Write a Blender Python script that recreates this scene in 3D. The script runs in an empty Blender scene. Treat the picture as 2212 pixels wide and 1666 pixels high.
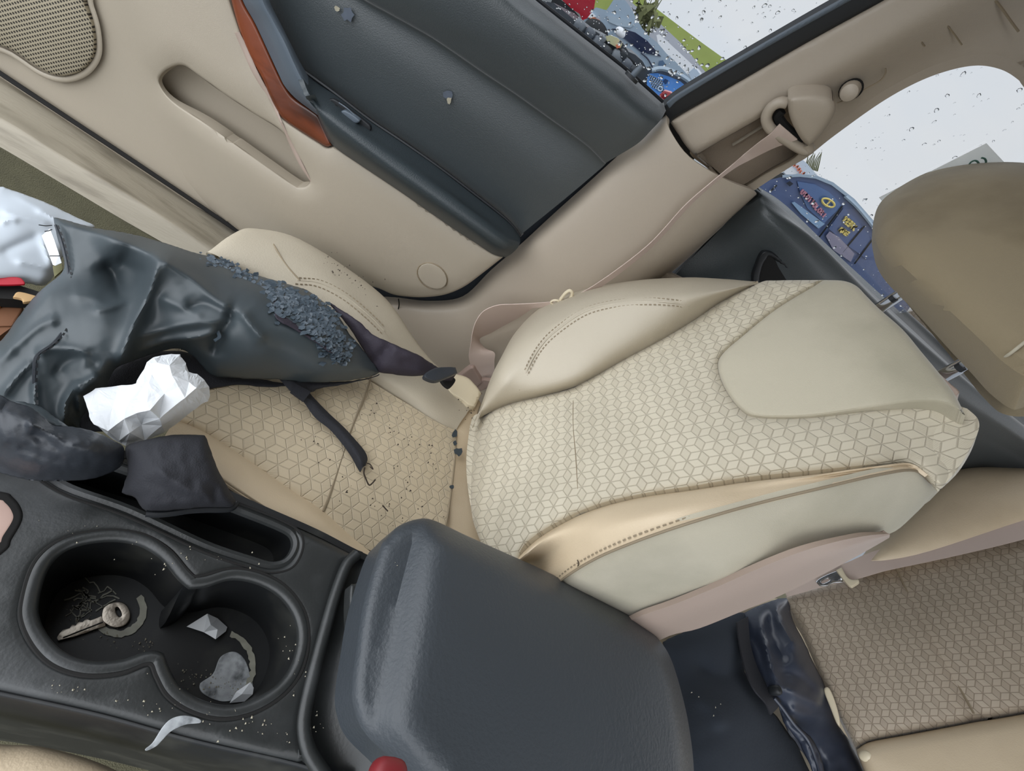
import bpy, math, random
import numpy as np
from mathutils import Vector, Matrix
from mathutils.geometry import delaunay_2d_cdt
random.seed(7); rng = np.random.default_rng(7)
sc = bpy.context.scene
# ------------------------------------------------------------------ camera
W, H, FPX = 2212, 1666, 996.0
_R = np.array([.809, .470, .354]); _D = np.array([-.582, .550, .599])      # rearward / downward seen in camera axes
_L = np.cross(_R, _D); _L /= np.linalg.norm(_L); _R /= np.linalg.norm(_R); _D = np.cross(_L, _R)
CAM = np.array([0., 0., 1.3])
M3 = np.stack([_L, -_R, -_D])                                               # camera axes (right, down, forward) -> car axes
cd = bpy.data.cameras.new('camera'); cam = bpy.data.objects.new('camera', cd); sc.collection.objects.link(cam)
r_, d_, f_ = M3[:, 0], M3[:, 1], M3[:, 2]
cam.matrix_world = Matrix(((r_[0], -d_[0], -f_[0], CAM[0]), (r_[1], -d_[1], -f_[1], CAM[1]), (r_[2], -d_[2], -f_[2], CAM[2]), (0, 0, 0, 1)))
cd.sensor_width = 36; cd.lens = FPX / W * 36; cd.clip_start = .01; cd.clip_end = 500
sc.camera = cam
# ------------------------------------------------------------------ world: overcast sky
wd = bpy.data.worlds.new('overcast_sky'); sc.world = wd; wd.use_nodes = True
nt = wd.node_tree; nt.nodes.clear()
o_ = nt.nodes.new('ShaderNodeOutputWorld'); b_ = nt.nodes.new('ShaderNodeBackground'); tc = nt.nodes.new('ShaderNodeTexCoord')
mp = nt.nodes.new('ShaderNodeMapping'); nz = nt.nodes.new('ShaderNodeTexNoise'); cr = nt.nodes.new('ShaderNodeValToRGB')
mp.inputs['Scale'].default_value = (1.2, 1.2, 3.0); nz.inputs['Scale'].default_value = 1.6; nz.inputs['Detail'].default_value = 4
cr.color_ramp.elements[0].position = .3; cr.color_ramp.elements[0].color = (.84, .91, 1, 1)
cr.color_ramp.elements[1].position = .72; cr.color_ramp.elements[1].color = (1, 1, 1, 1)
nt.links.new(tc.outputs['Generated'], mp.inputs[0]); nt.links.new(mp.outputs[0], nz.inputs['Vector'])
nt.links.new(nz.outputs[0], cr.inputs[0]); nt.links.new(cr.outputs[0], b_.inputs[0]); nt.links.new(b_.outputs[0], o_.inputs[0])
b_.inputs[1].default_value = 1.75
dp = nt.nodes.new('ShaderNodeVectorMath'); dp.operation = 'DOT_PRODUCT'; dp.inputs[1].default_value = tuple(Vector((-.45, .70, .55)).normalized())   # brighter sky lobe added ahead on the driver's side to light the seat
nt.links.new(tc.outputs['Generated'], dp.inputs[0]); mr_ = nt.nodes.new('ShaderNodeMapRange'); mr_.interpolation_type = 'SMOOTHSTEP'
mr_.inputs[1].default_value = .25; mr_.inputs[2].default_value = 1.0; mr_.inputs[3].default_value = 1.6; mr_.inputs[4].default_value = 3.4
nt.links.new(dp.outputs['Value'], mr_.inputs[0]); nt.links.new(mr_.outputs[0], b_.inputs[1])
sc.view_settings.view_transform = 'Standard'; sc.view_settings.look = 'None'
sc.view_settings.gamma = 1; sc.view_settings.use_curve_mapping = False
sc.view_settings.exposure = 0.0
# ------------------------------------------------------------------ pixel -> place
def ray(px, py):
    v = M3 @ np.array([px - W / 2, py - H / 2, FPX]); return v / np.linalg.norm(v)
def onpl(px, py, n, c):
    r = ray(px, py); return r * (c / (np.dot(n, r))) + CAM
X3, Y3, Z3 = np.eye(3)
a30 = math.radians(30); NB = np.array([0, math.cos(a30), math.sin(a30)]); CB = float(NB @ np.array([0, -.214, -.5]))
NR = np.array([0, math.cos(math.radians(25)), math.sin(math.radians(25))]); CR_ = float(NR @ np.array([0, -1.2, -.45]))
NU = np.array([1, 0, .35]); CU = .72; LU = np.linalg.norm(NU)
def FX(px, py, v): return onpl(px, py, X3, v)             # on the upright fore-aft plane x = v
def FZ(px, py, v): return onpl(px, py, Z3, v)             # on the level plane v above the lens (v < 0)
def FB(px, py, v): return onpl(px, py, NB, CB + v)        # on the reclined front backrest, v towards the sitter
def FBX(px, py, v): return FX(px, py, v) if v > .1 else FB(px, py, v)
def FUX(px, py, v): return FX(px, py, v) if v > .3 else FU(px, py, v)
def FR(px, py, v): return onpl(px, py, NR, CR_ + v)       # on the rear backrest
def FU(px, py, v): return onpl(px, py, NU / LU, (CU - 0) / LU - v)   # on the inward leaning pillar plane, v towards the cabin
# ------------------------------------------------------------------ splines
def cr_seg(P, n, closed):
    P = np.asarray(P, float); m = len(P); out = []
    if m == 2 and not closed:
        t = np.linspace(0, 1, n, endpoint=False)[:, None]; return np.vstack([P[0] * (1 - t) + P[1] * t])
    rngi = range(m) if closed else range(m - 1)
    for i in rngi:
        if closed: p0, p1, p2, p3 = P[i - 1], P[i], P[(i + 1) % m], P[(i + 2) % m]
        else:
            p1, p2 = P[i], P[i + 1]; p0 = P[i - 1] if i > 0 else 2 * p1 - p2; p3 = P[i + 2] if i + 2 < m else 2 * p2 - p1
        t = np.linspace(0, 1, n, endpoint=False)[:, None]
        out.append(.5 * ((2 * p1) + (-p0 + p2) * t + (2 * p0 - 5 * p1 + 4 * p2 - p3) * t**2 + (-p0 + 3 * p1 - 3 * p2 + p3) * t**3))
    return np.vstack(out)
def sm(pts, n=6):
    """closed outline; a point written (x, y, 1) is a sharp corner"""
    cs = [i for i, p in enumerate(pts) if len(p) > 2]
    P = [p[:2] for p in pts]
    if not cs: return cr_seg(P, n, True)
    out = []; k = len(cs)
    for a in range(k):
        i, j = cs[a], cs[(a + 1) % k]
        idx = list(range(i, j + 1)) if j > i else list(range(i, len(P))) + list(range(0, j + 1))
        seg = [P[q] for q in idx]
        out.append(cr_seg(seg, n if len(seg) > 2 else 1, False))
    return np.vstack(out)
def so(pts, n=6):
    """open spline through 2-D or 3-D points"""
    P = np.asarray(pts, float); return np.vstack([cr_seg(P, n, False), P[-1:]])
# ------------------------------------------------------------------ objects
C = sc.collection; WL = {}
def props(o, label=None, cat=None, group=None, kind=None):
    if label: o['label'] = label
    if cat: o['category'] = cat
    if group: o['group'] = group
    if kind: o['kind'] = kind
    return o
def thing(name, label, cat, loc=(0, 0, 0), group=None, kind=None):
    o = bpy.data.objects.new(name, None); C.objects.link(o); o.empty_display_size = .05
    o.location = loc; WL[o.name] = np.array(loc, float); return props(o, label, cat, group, kind)
def mk(name, V, F, m, parent=None, smooth=True, uv=None, label=None):
    V = np.asarray(V, float).reshape(-1, 3)
    org = WL[parent.name] if parent is not None else np.array([V[:, 0].mean(), V[:, 1].mean(), V[:, 2].min()])
    me = bpy.data.meshes.new(name); me.from_pydata((V - org).tolist(), [], [list(map(int, f)) for f in F]); me.update()
    if uv is not None:
        l = me.uv_layers.new(name='UVMap'); vi = np.empty(len(me.loops), int); me.loops.foreach_get('vertex_index', vi)
        l.data.foreach_set('uv', np.asarray(uv, float)[vi].ravel())
    if smooth:
        me.polygons.foreach_set('use_smooth', [True] * len(me.polygons))
        try: me.set_sharp_from_angle(angle=math.radians(smooth if smooth is not True else 42))
        except Exception: pass
    me.materials.append(m)
    o = bpy.data.objects.new(name, me); C.objects.link(o)
    if parent is not None: o.parent = parent
    else: o.location = org
    WL[o.name] = org
    if label: o['label'] = label
    return o
SF = {}
def keepsurf(name, V):
    V = np.asarray(V); q = (V - CAM) @ M3; SF[name] = (np.stack([q[:, 0] / q[:, 2] * FPX + W / 2, q[:, 1] / q[:, 2] * FPX + H / 2], 1), np.linalg.norm(V - CAM, axis=1))
def on(name):
    """plane-like function that follows an already built surface; v lifts off it towards the lens"""
    Q, T = SF[name]
    def f(px, py, v=0.):
        d = np.hypot(Q[:, 0] - px, Q[:, 1] - py); i = np.argsort(d)[:5]; w = 1 / (d[i] + .5)**2; return CAM + ray(px, py) * ((w * T[i]).sum() / w.sum() - v)
    return f
def dist_poly(P, Q, closed=True):
    A = Q; B = np.roll(Q, -1, 0) if closed else Q[1:]
    if not closed: A = Q[:-1]
    best = np.full(len(P), 1e9)
    for a, b in zip(A, B):
        ab = b - a; l = ab @ ab
        t = np.clip(((P - a) @ ab) / l, 0, 1) if l > 1e-14 else np.zeros(len(P))
        best = np.minimum(best, np.hypot(*((a + t[:, None] * ab - P).T)))
    return best
def inside(P, Q):
    x, y = P[:, 0], P[:, 1]; c = np.zeros(len(P), bool); n = len(Q); j = n - 1
    for i in range(n):
        xi, yi = Q[i]; xj, yj = Q[j]
        if yi != yj: c ^= ((yi > y) != (yj > y)) & (x < (xj - xi) * (y - yi) / (yj - yi) + xi)
        j = i
    return c
def slab(name, out, F, m, parent=None, v=0., r=.006, t=.01, sp=.02, dome=0., holes=(), hf=None, label=None, n=6, raw=False,
         uvd=None, back=True, smooth=True, noise=0, nsc=8, flatfaces=False):
    """panel with the outline `out` (pixels) lying on plane F(.,.,v): rounded front edge r, thickness t away from the cabin, optional holes and height function"""
    O = np.array(out, float)[:, :2] if raw else sm(out, n)
    O3 = np.array([F(x, y, v) for x, y in O])
    H3 = [np.array([F(x, y, v) for x, y in (sm(h, n) if not raw else np.array(h, float))]) for h in holes]
    c0 = O3.mean(0); e1 = O3[1] - O3[0]
    # plane basis
    pa, pb, pc = F(1000, 900, v), F(1100, 900, v), F(1000, 1000, v)
    nn = np.cross(pb - pa, pc - pa); nn /= np.linalg.norm(nn)
    if nn @ (CAM - pa) < 0: nn = -nn
    u = uvd if uvd is not None else (X3 if abs(nn[0]) < .8 else -Y3)
    u = u - nn * (u @ nn); u /= np.linalg.norm(u); w = np.cross(nn, u)
    to2 = lambda A: np.stack([(A - c0) @ u, (A - c0) @ w], 1)
    o2 = to2(O3); h2 = [to2(h) for h in H3]
    keep = [o2[0]]
    for p in o2[1:]:
        if np.hypot(*(p - keep[-1])) > 2e-4: keep.append(p)
    if np.hypot(*(keep[0] - keep[-1])) < 2e-4: keep.pop()
    o2 = np.array(keep)
    def resamp(Q, s):
        R = []
        for a, b in zip(Q, np.roll(Q, -1, 0)):
            k = max(1, int(np.hypot(*(b - a)) / s)); R += [a + (b - a) * i / k for i in range(k)]
        return np.array(R)
    o2 = resamp(o2, sp); h2 = [resamp(h, sp) for h in h2]
    lo, hi = o2.min(0), o2.max(0)
    gx, gy = np.meshgrid(np.arange(lo[0], hi[0], sp), np.arange(lo[1], hi[1], sp * .87)); gx = gx + (np.arange(gx.shape[0]) % 2)[:, None] * sp / 2
    G = np.stack([gx.ravel(), gy.ravel()], 1); G = G[inside(G, o2)]
    for h in h2: G = G[~inside(G, h)]
    def dd(P):
        d = dist_poly(P, o2)
        for h in h2: d = np.minimum(d, dist_poly(P, h))
        return d
    if len(G): G = G[dd(G) > max(r * 1.15, sp * .45)]
    rings = []
    if r > 0:
        for Q in [o2] + h2:
            tg = np.roll(Q, -1, 0) - np.roll(Q, 1, 0); tg /= np.maximum(np.hypot(*tg.T), 1e-9)[:, None]; nr = np.stack([-tg[:, 1], tg[:, 0]], 1)
            for k in (.07, .3, .62, 1.0):
                for s in (1, -1):
                    R = Q + nr * s * r * k; ok = inside(R, o2)
                    for h in h2: ok &= ~inside(R, h)
                    R = R[ok]
                    if len(R): rings.append(R[dd(R) > r * k * .93])
    pts = np.vstack([o2] + h2 + rings + [G]); 
    edges = []; k = 0
    for Q in [o2] + h2:
        edges += [(k + i, k + (i + 1) % len(Q)) for i in range(len(Q))]; k += len(Q)
    res = delaunay_2d_cdt([Vector(p) for p in pts], edges, [], 0, 1e-6)
    P2 = np.array([tuple(p) for p in res[0]]); T = [list(f) for f in res[2]]
    cen = np.array([P2[f].mean(0) for f in T]); ok = inside(cen, o2)
    for h in h2: ok &= ~inside(cen, h)
    T = [f for f, q in zip(T, ok) if q]
    d = dd(P2); hh = np.zeros(len(P2))
    if r > 0: q = np.clip(1 - d / r, 0, 1); hh += r * np.sqrt(np.maximum(0, 1 - q * q))
    if dome:
        dm = d.max(); q = np.clip(d / dm, 0, 1); hh += dome * (1 - (1 - q)**2)
    to3 = lambda P: c0 + P[:, :1] * u + P[:, 1:2] * w
    if hf is not None: hh += hf(P2, d, lambda px, py: to2(np.array([F(px, py, v)]))[0])
    if noise: hh += noise * fbm(P2 * nsc) * np.clip(d / .02, 0, 1)
    B3 = to3(P2); rd = B3 - CAM; rd /= np.linalg.norm(rd, axis=1)[:, None]; rn = rd @ nn
    V = np.where((rn < -.25)[:, None], B3 + (hh / np.minimum(rn, -.25))[:, None] * rd, B3 + hh[:, None] * nn)
    Fc = []
    for f in T:
        a, b, c = V[f[0]], V[f[1]], V[f[2]]
        Fc.append(f if np.cross(b - a, c - a) @ nn > 0 else f[::-1])
    uv = P2.copy(); keepsurf(name, V)
    # boundary loops -> side walls and back
    if back:
        from collections import Counter
        dirs = {}
        for f in Fc:
            for i in range(3): dirs[(f[i], f[(i + 1) % 3])] = 1
        bnd = [e for e in dirs if (e[1], e[0]) not in dirs]
        bv = sorted({i for e in bnd for i in e}); mp_ = {b: len(V) + i for i, b in enumerate(bv)}
        Vb = V[bv] - (hh[bv][:, None] + t) * nn
        base = len(V); V2 = np.vstack([V, Vb]); uv = np.vstack([uv, P2[bv]])
        Fc += [(a, mp_[a], mp_[b], b)[::-1] for a, b in bnd]
        # back cap: reuse triangulation of interior pushed back
        off = len(V2); V2 = np.vstack([V2, V - (hh[:, None] + t) * nn]); uv = np.vstack([uv, P2])
        Fc += [[off + i for i in f][::-1] for f in Fc[:len(T)]]
        V = V2
    return mk(name, V, Fc, m, parent, smooth=smooth, uv=uv, label=label)
def fbm(P):
    """smooth pseudo noise for 2-D or 3-D points"""
    P = np.asarray(P, float); r = np.random.default_rng(11); o = np.zeros(len(P))
    for k in range(5):
        f = 1.7**k
        for _ in range(3):
            dr = r.normal(size=P.shape[1]); dr /= np.linalg.norm(dr); o += np.sin((P @ dr) * f * 6.28 / 2 + r.uniform(0, 6.28)) / f / 3
    return o
def grid_faces(nu, nv, off=0, flip=False):
    F = []
    for i in range(nu - 1):
        for j in range(nv - 1):
            q = (off + i * nv + j, off + (i + 1) * nv + j, off + (i + 1) * nv + j + 1, off + i * nv + j + 1); F.append(q[::-1] if flip else q)
    return F
def patch(name, rows, F, m, parent=None, nu=8, nv=8, t=.008, label=None, noise=0, nsc=8, uvd=None, smooth=True, lin=False, t_end=None):
    """smooth surface through a grid of (px, py, v) control points, thickness t away from the lens"""
    Gd = np.array([[F(*p) for p in r] for r in rows]) if F is not None else np.array(rows, float)
    rr = np.array([so(r, nv) if not lin else np.vstack([np.linspace(a, b, nv, endpoint=False) for a, b in zip(r[:-1], r[1:])] + [r[-1:]]) for r in Gd])
    S = np.stack([so(rr[:, j], nu) for j in range(rr.shape[1])], 1)     # (U, V, 3)
    U, Vn = S.shape[:2]
    du = np.gradient(S, axis=0); dv = np.gradient(S, axis=1); N = np.cross(du, dv); N /= np.maximum(np.linalg.norm(N, axis=2), 1e-9)[..., None]
    flip = np.sum(N * (CAM - S)) < 0
    if flip: N = -N
    if noise: S = S + N * (noise * fbm(S.reshape(-1, 3) * nsc)).reshape(U, Vn, 1)
    Bk = S - N * t; keepsurf(name, S.reshape(-1, 3))
    V = np.vstack([S.reshape(-1, 3), Bk.reshape(-1, 3)]); o = U * Vn
    Fc = grid_faces(U, Vn, 0, flip) + grid_faces(U, Vn, o, not flip)
    id_ = lambda i, j: i * Vn + j
    loop = [id_(i, 0) for i in range(U)] + [id_(U - 1, j) for j in range(1, Vn)] + [id_(i, Vn - 1) for i in range(U - 2, -1, -1)] + [id_(0, j) for j in range(Vn - 2, 0, -1)]
    for a, b in zip(loop, loop[1:] + loop[:1]): Fc.append((a, b, b + o, a + o) if not flip else (b, a, a + o, b + o))
    if uvd is None: uv = V[:, [0, 1]]
    else: uv = np.stack([V @ uvd[0], V @ uvd[1]], 1)
    return mk(name, V, Fc, m, parent, uv=uv, label=label, smooth=smooth)
def tube(name, path, r, m, parent=None, k=8, closed=False, smooth=True, label=None, n=5, spline=True, flat=1.0, up=None):
    P = np.asarray(path, float)
    if spline and len(P) > 2: P = cr_seg(P, n, True) if closed else so(P, n)
    T = (np.roll(P, -1, 0) - np.roll(P, 1, 0)) if closed else np.gradient(P, axis=0)
    T /= np.maximum(np.linalg.norm(T, axis=1), 1e-9)[:, None]
    a = np.array(up, float) if up is not None else (Z3 if abs(T[0] @ Z3) < .9 else X3)
    R = np.full(len(P), r) if np.isscalar(r) else np.interp(np.linspace(0, 1, len(P)), np.linspace(0, 1, len(r)), r)
    V = []
    for p, tg, q in zip(P, T, R):
        s = np.cross(tg, a); s /= np.maximum(np.linalg.norm(s), 1e-9); b = np.cross(s, tg)
        if up is None: a = b
        for i in range(k): th = 2 * math.pi * i / k; V.append(p + q * (math.cos(th) * s + flat * math.sin(th) * b))
    N = len(P); F = []
    for i in range(N if closed else N - 1):
        for j in range(k):
            a0, b0 = i * k + j, i * k + (j + 1) % k; c0, e0 = ((i + 1) % N) * k + (j + 1) % k, ((i + 1) % N) * k + j; F.append((a0, b0, c0, e0))
    if not closed: F.append(list(range(k))[::-1]); F.append([(N - 1) * k + j for j in range(k)])
    return mk(name, V, F, m, parent, smooth=smooth, label=label)
def box_data(c, s, R=None, bev=0):
    c = np.array(c, float); s = np.array(s, float) / 2
    V = np.array([[x, y, z] for x in (-1, 1) for y in (-1, 1) for z in (-1, 1)], float) * s
    if R is not None: V = V @ np.asarray(R).T
    return V + c, [(0, 1, 3, 2), (4, 6, 7, 5), (0, 4, 5, 1), (2, 3, 7, 6), (0, 2, 6, 4), (1, 5, 7, 3)]
def bevel(o, w, s=2):
    md = o.modifiers.new('bevel', 'BEVEL'); md.width = w; md.segments = s; md.limit_method = 'ANGLE'; return o
def ball(name, c, rx, ry, rz, m, parent=None, e=1.0, nu=20, nv=12, R=None, label=None):
    """superellipsoid (e < 1 is boxier)"""
    sp_ = lambda x: np.sign(x) * abs(x)**e; V = []; F = []
    for i in range(nv + 1):
        ph = -math.pi / 2 + math.pi * i / nv
        for j in range(nu):
            th = 2 * math.pi * j / nu; V.append([rx * sp_(math.cos(ph)) * sp_(math.cos(th)), ry * sp_(math.cos(ph)) * sp_(math.sin(th)), rz * sp_(math.sin(ph))])
    for i in range(nv):
        for j in range(nu): F.append((i * nu + j, i * nu + (j + 1) % nu, (i + 1) * nu + (j + 1) % nu, (i + 1) * nu + j))
    V = np.array(V)
    if R is not None: V = V @ np.asarray(R).T
    return mk(name, V + np.array(c), F, m, parent, label=label)
def join(*vf):
    V = []; F = []
    for v, f in vf:
        k = len(V); V += [list(p) for p in v]; F += [[k + i for i in q] for q in f]
    return V, F
# ------------------------------------------------------------------ materials
MAT = {}
def newmat(name):
    m = bpy.data.materials.new(name); m.use_nodes = True; nt = m.node_tree; b = nt.nodes['Principled BSDF']; return m, nt, b
def rgb(h):
    s = [int(h[i:i + 2], 16) / 255 for i in (0, 2, 4)]; return tuple(x / 12.92 if x <= .04045 else ((x + .055) / 1.055)**2.4 for x in s) + (1,)
def plain(name, col, rough=.6, metal=0, bump=0, bsc=400, var=0, vsc=6, dirt=None, dsc=5, damt=.3, spec=.5, coat=0, sheen=0, stretch=None, det=2):
    m, nt, b = newmat(name); L = nt.links; N = nt.nodes
    col = rgb(col) if isinstance(col, str) else col
    b.inputs['Base Color'].default_value = col; b.inputs['Roughness'].default_value = rough; b.inputs['Metallic'].default_value = metal
    b.inputs['Specular IOR Level'].default_value = spec; b.inputs['Coat Weight'].default_value = coat; b.inputs['Sheen Weight'].default_value = sheen
    tcn = N.new('ShaderNodeTexCoord'); src = tcn.outputs['Object']
    if stretch:
        mpn = N.new('ShaderNodeMapping'); mpn.inputs['Scale'].default_value = stretch; L.new(src, mpn.inputs[0]); src = mpn.outputs[0]
    last = None
    if var:
        nz = N.new('ShaderNodeTexNoise'); nz.inputs['Scale'].default_value = vsc; nz.inputs['Detail'].default_value = 5; L.new(src, nz.inputs['Vector'])
        mx = N.new('ShaderNodeMix'); mx.data_type = 'RGBA'; mx.inputs[6].default_value = tuple(c * (1 - var) for c in col[:3]) + (1,)
        mx.inputs[7].default_value = tuple(min(1, c * (1 + var)) for c in col[:3]) + (1,); L.new(nz.outputs[0], mx.inputs[0]); last = mx.outputs[2]
    if dirt:
        nz = N.new('ShaderNodeTexNoise'); nz.inputs['Scale'].default_value = dsc; nz.inputs['Detail'].default_value = 6; L.new(src, nz.inputs['Vector'])
        rp = N.new('ShaderNodeValToRGB'); rp.color_ramp.elements[0].position = .5; rp.color_ramp.elements[1].position = .72
        rp.color_ramp.elements[1].color = (damt, damt, damt, 1); rp.color_ramp.elements[0].color = (0, 0, 0, 1); L.new(nz.outputs[0], rp.inputs[0])
        mx = N.new('ShaderNodeMix'); mx.data_type = 'RGBA'; L.new(rp.outputs[0], mx.inputs[0]); mx.inputs[7].default_value = rgb(dirt)
        if last: L.new(last, mx.inputs[6])
        else: mx.inputs[6].default_value = col
        last = mx.outputs[2]
    if last: L.new(last, b.inputs['Base Color'])
    if bump:
        nz = N.new('ShaderNodeTexNoise'); nz.inputs['Scale'].default_value = bsc; nz.inputs['Detail'].default_value = det; L.new(src, nz.inputs['Vector'])
        bp = N.new('ShaderNodeBump'); bp.inputs['Strength'].default_value = bump; bp.inputs['Distance'].default_value = .002
        L.new(nz.outputs[0], bp.inputs['Height']); L.new(bp.outputs[0], b.inputs['Normal'])
    MAT[name] = m; return m
def pattern(name, base, line, cell=.02, dirt='6d6552', damt=.35, bumpd=.0007, hatch=.5):
    """woven cloth with a cube-lattice of fine lines, in metres of the UV map"""
    m, nt, b = newmat(name); N = nt.nodes; L = nt.links
    def mt(op, a, b_=None, c=None):
        n = N.new('ShaderNodeMath'); n.operation = op
        for i, v in enumerate((a, b_, c)):
            if v is None: continue
            if isinstance(v, (int, float)): n.inputs[i].default_value = v
            else: L.new(v, n.inputs[i])
        return n.outputs[0]
    uv = N.new('ShaderNodeUVMap'); uv.uv_map = 'UVMap'; sx = N.new('ShaderNodeSeparateXYZ'); L.new(uv.outputs[0], sx.inputs[0])
    x = mt('MULTIPLY', sx.outputs[0], 1 / cell); y = mt('MULTIPLY', sx.outputs[1], 1 / cell); S3 = math.sqrt(3)
    def cellc(ox, oy):
        a = mt('SUBTRACT', mt('FLOORED_MODULO', mt('ADD', x, ox), 1.0), .5); c = mt('SUBTRACT', mt('FLOORED_MODULO', mt('ADD', y, oy), S3), S3 / 2)
        return a, c, mt('ADD', mt('MULTIPLY', a, a), mt('MULTIPLY', c, c))
    a1, c1, d1 = cellc(0, 0); a2, c2, d2 = cellc(.5, S3 / 2); s = mt('LESS_THAN', d1, d2)
    gx = mt('ADD', mt('MULTIPLY', a1, s), mt('MULTIPLY', a2, mt('SUBTRACT', 1, s))); gy = mt('ADD', mt('MULTIPLY', c1, s), mt('MULTIPLY', c2, mt('SUBTRACT', 1, s)))
    ax = mt('ABSOLUTE', gx); ay = mt('ABSOLUTE', gy)
    hexd = mt('MAXIMUM', ax, mt('ADD', mt('MULTIPLY', ax, .5), mt('MULTIPLY', ay, S3 / 2)))      # .5 on the hexagon's rim
    e1 = mt('SUBTRACT', .5, hexd)
    r = mt('SQRT', mt('ADD', mt('MULTIPLY', gx, gx), mt('MULTIPLY', gy, gy))); th = mt('ARCTAN2', gy, gx)
    t3 = mt('SUBTRACT', mt('FLOORED_MODULO', mt('SUBTRACT', th, math.pi / 6), 2 * math.pi / 3), math.pi / 3)    # spokes at 3 corners
    t3b = mt('SUBTRACT', math.pi / 3, mt('ABSOLUTE', t3))
    e2 = mt('MULTIPLY', r, mt('SINE', mt('MINIMUM', t3b, 1.5)))
    # inner small hexagon edges rounding the corner stars
    ln = mt('MINIMUM', e1, e2)
    mr = N.new('ShaderNodeMapRange'); mr.interpolation_type = 'SMOOTHSTEP'; mr.inputs[1].default_value = .0; mr.inputs[2].default_value = .045; L.new(ln, mr.inputs[0])
    line_h = mr.outputs[0]
    # one rhombus in three is hatched and darker
    rh = mt('LESS_THAN', mt('FLOORED_MODULO', mt('SUBTRACT', th, math.pi / 6), 2 * math.pi), 2 * math.pi / 3)
    wv = mt('MULTIPLY', mt('ADD', mt('SINE', mt('MULTIPLY', mt('ADD', x, mt('MULTIPLY', y, .4)), 75)), 1), .5)
    hz = mt('MULTIPLY', rh, mt('ADD', .45, mt('MULTIPLY', wv, hatch)))
    tcn = N.new('ShaderNodeTexCoord'); nz = N.new('ShaderNodeTexNoise'); nz.inputs['Scale'].default_value = 5; nz.inputs['Detail'].default_value = 5; L.new(tcn.outputs['Object'], nz.inputs['Vector'])
    mr2 = N.new('ShaderNodeMapRange'); mr2.inputs[1].default_value = .45; mr2.inputs[2].default_value = .8; mr2.inputs[4].default_value = damt; L.new(nz.outputs[0], mr2.inputs[0])
    def mix(f, A, B):
        k = N.new('ShaderNodeMix'); k.data_type = 'RGBA'
        for i, v in ((0, f), (6, A), (7, B)):
            if isinstance(v, (tuple, float)): k.inputs[i].default_value = v
            else: L.new(v, k.inputs[i])
        return k.outputs[2]
    c = mix(mt('MULTIPLY', hz, .5), rgb(base), rgb(line)); c = mix(line_h, rgb(line), c); c = mix(mr2.outputs[0], c, rgb(dirt)); L.new(c, b.inputs['Base Color'])
    b.inputs['Roughness'].default_value = .62; b.inputs['Sheen Weight'].default_value = .25; b.inputs['Sheen Roughness'].default_value = .4
    bp = N.new('ShaderNodeBump'); bp.inputs['Strength'].default_value = .8; bp.inputs['Distance'].default_value = bumpd
    L.new(mt('SUBTRACT', line_h, mt('MULTIPLY', hz, .25)), bp.inputs['Height']); L.new(bp.outputs[0], b.inputs['Normal'])
    MAT[name] = m; return m
beige_pl = plain('beige_plastic', 'a69c8c', .5, bump=.12, bsc=900, var=.03, vsc=9)
beige_dirty = plain('scuffed_beige_plastic', '989080', .55, bump=.25, bsc=60, var=.06, dirt='5d5546', dsc=9, damt=.6, stretch=(6, 1, 6), det=6)
beige_pillar = plain('beige_pillar_plastic', 'aca090', .45, bump=.1, bsc=900, var=.02)
head_cloth = plain('beige_headliner_cloth', '9a8b79', .9, bump=.3, bsc=700, var=.04, vsc=5, sheen=.2)
vinyl = plain('beige_vinyl', 'b9af9c', .5, bump=.15, bsc=500, var=.05, vsc=7, dirt='8f8570', dsc=4, damt=.35)
vinyl_c = plain('warm_beige_vinyl', 'd3c0a3', .45, bump=.15, bsc=500, var=.04, vsc=9, dirt='a08c6c', dsc=9, damt=.3)
velour = plain('beige_velour', 'bfb7a2', .85, bump=.2, bsc=900, var=.07, vsc=5, dirt='7e7a62', dsc=6, damt=.45, sheen=.3)
velour_d = plain('soiled_beige_velour', '94866b', .9, bump=.2, bsc=900, var=.08, vsc=5, dirt='5c4d30', dsc=7, damt=.75, sheen=.2)
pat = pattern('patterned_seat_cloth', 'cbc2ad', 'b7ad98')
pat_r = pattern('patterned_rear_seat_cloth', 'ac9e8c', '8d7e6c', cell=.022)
pat_c = pattern('patterned_cushion_cloth', 'cbbb9f', 'c0b197', cell=.021, hatch=.9)
shield = plain('taupe_plastic', 'a8968a', .5, bump=.1, bsc=900)
seamm = plain('seam_thread', '8a7c66', .8)
black_pl = plain('black_grained_plastic', '3c4146', .42, bump=.3, bsc=320, det=4, var=.1, vsc=5)
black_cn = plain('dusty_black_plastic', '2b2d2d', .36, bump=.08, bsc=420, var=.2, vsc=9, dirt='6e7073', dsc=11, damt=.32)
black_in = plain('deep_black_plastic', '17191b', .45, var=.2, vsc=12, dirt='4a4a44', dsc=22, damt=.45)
door_blk = plain('dark_slate_vinyl', '2c3437', .44, bump=.2, bsc=700, var=.05, vsc=4, spec=.8, sheen=.35)
door_blk2 = plain('dark_slate_cloth', '28303a', .8, bump=.3, bsc=900, var=.05, sheen=.15)
arm_blk = plain('dark_slate_leatherette', '30383c', .4, bump=.2, bsc=600, var=.05)
podm = plain('grey_blue_plastic', '58626c', .45, bump=.1, bsc=900)
rubber = plain('black_rubber', '16191d', .5)
dark = plain('dark_gap', '121110', .9)
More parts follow.
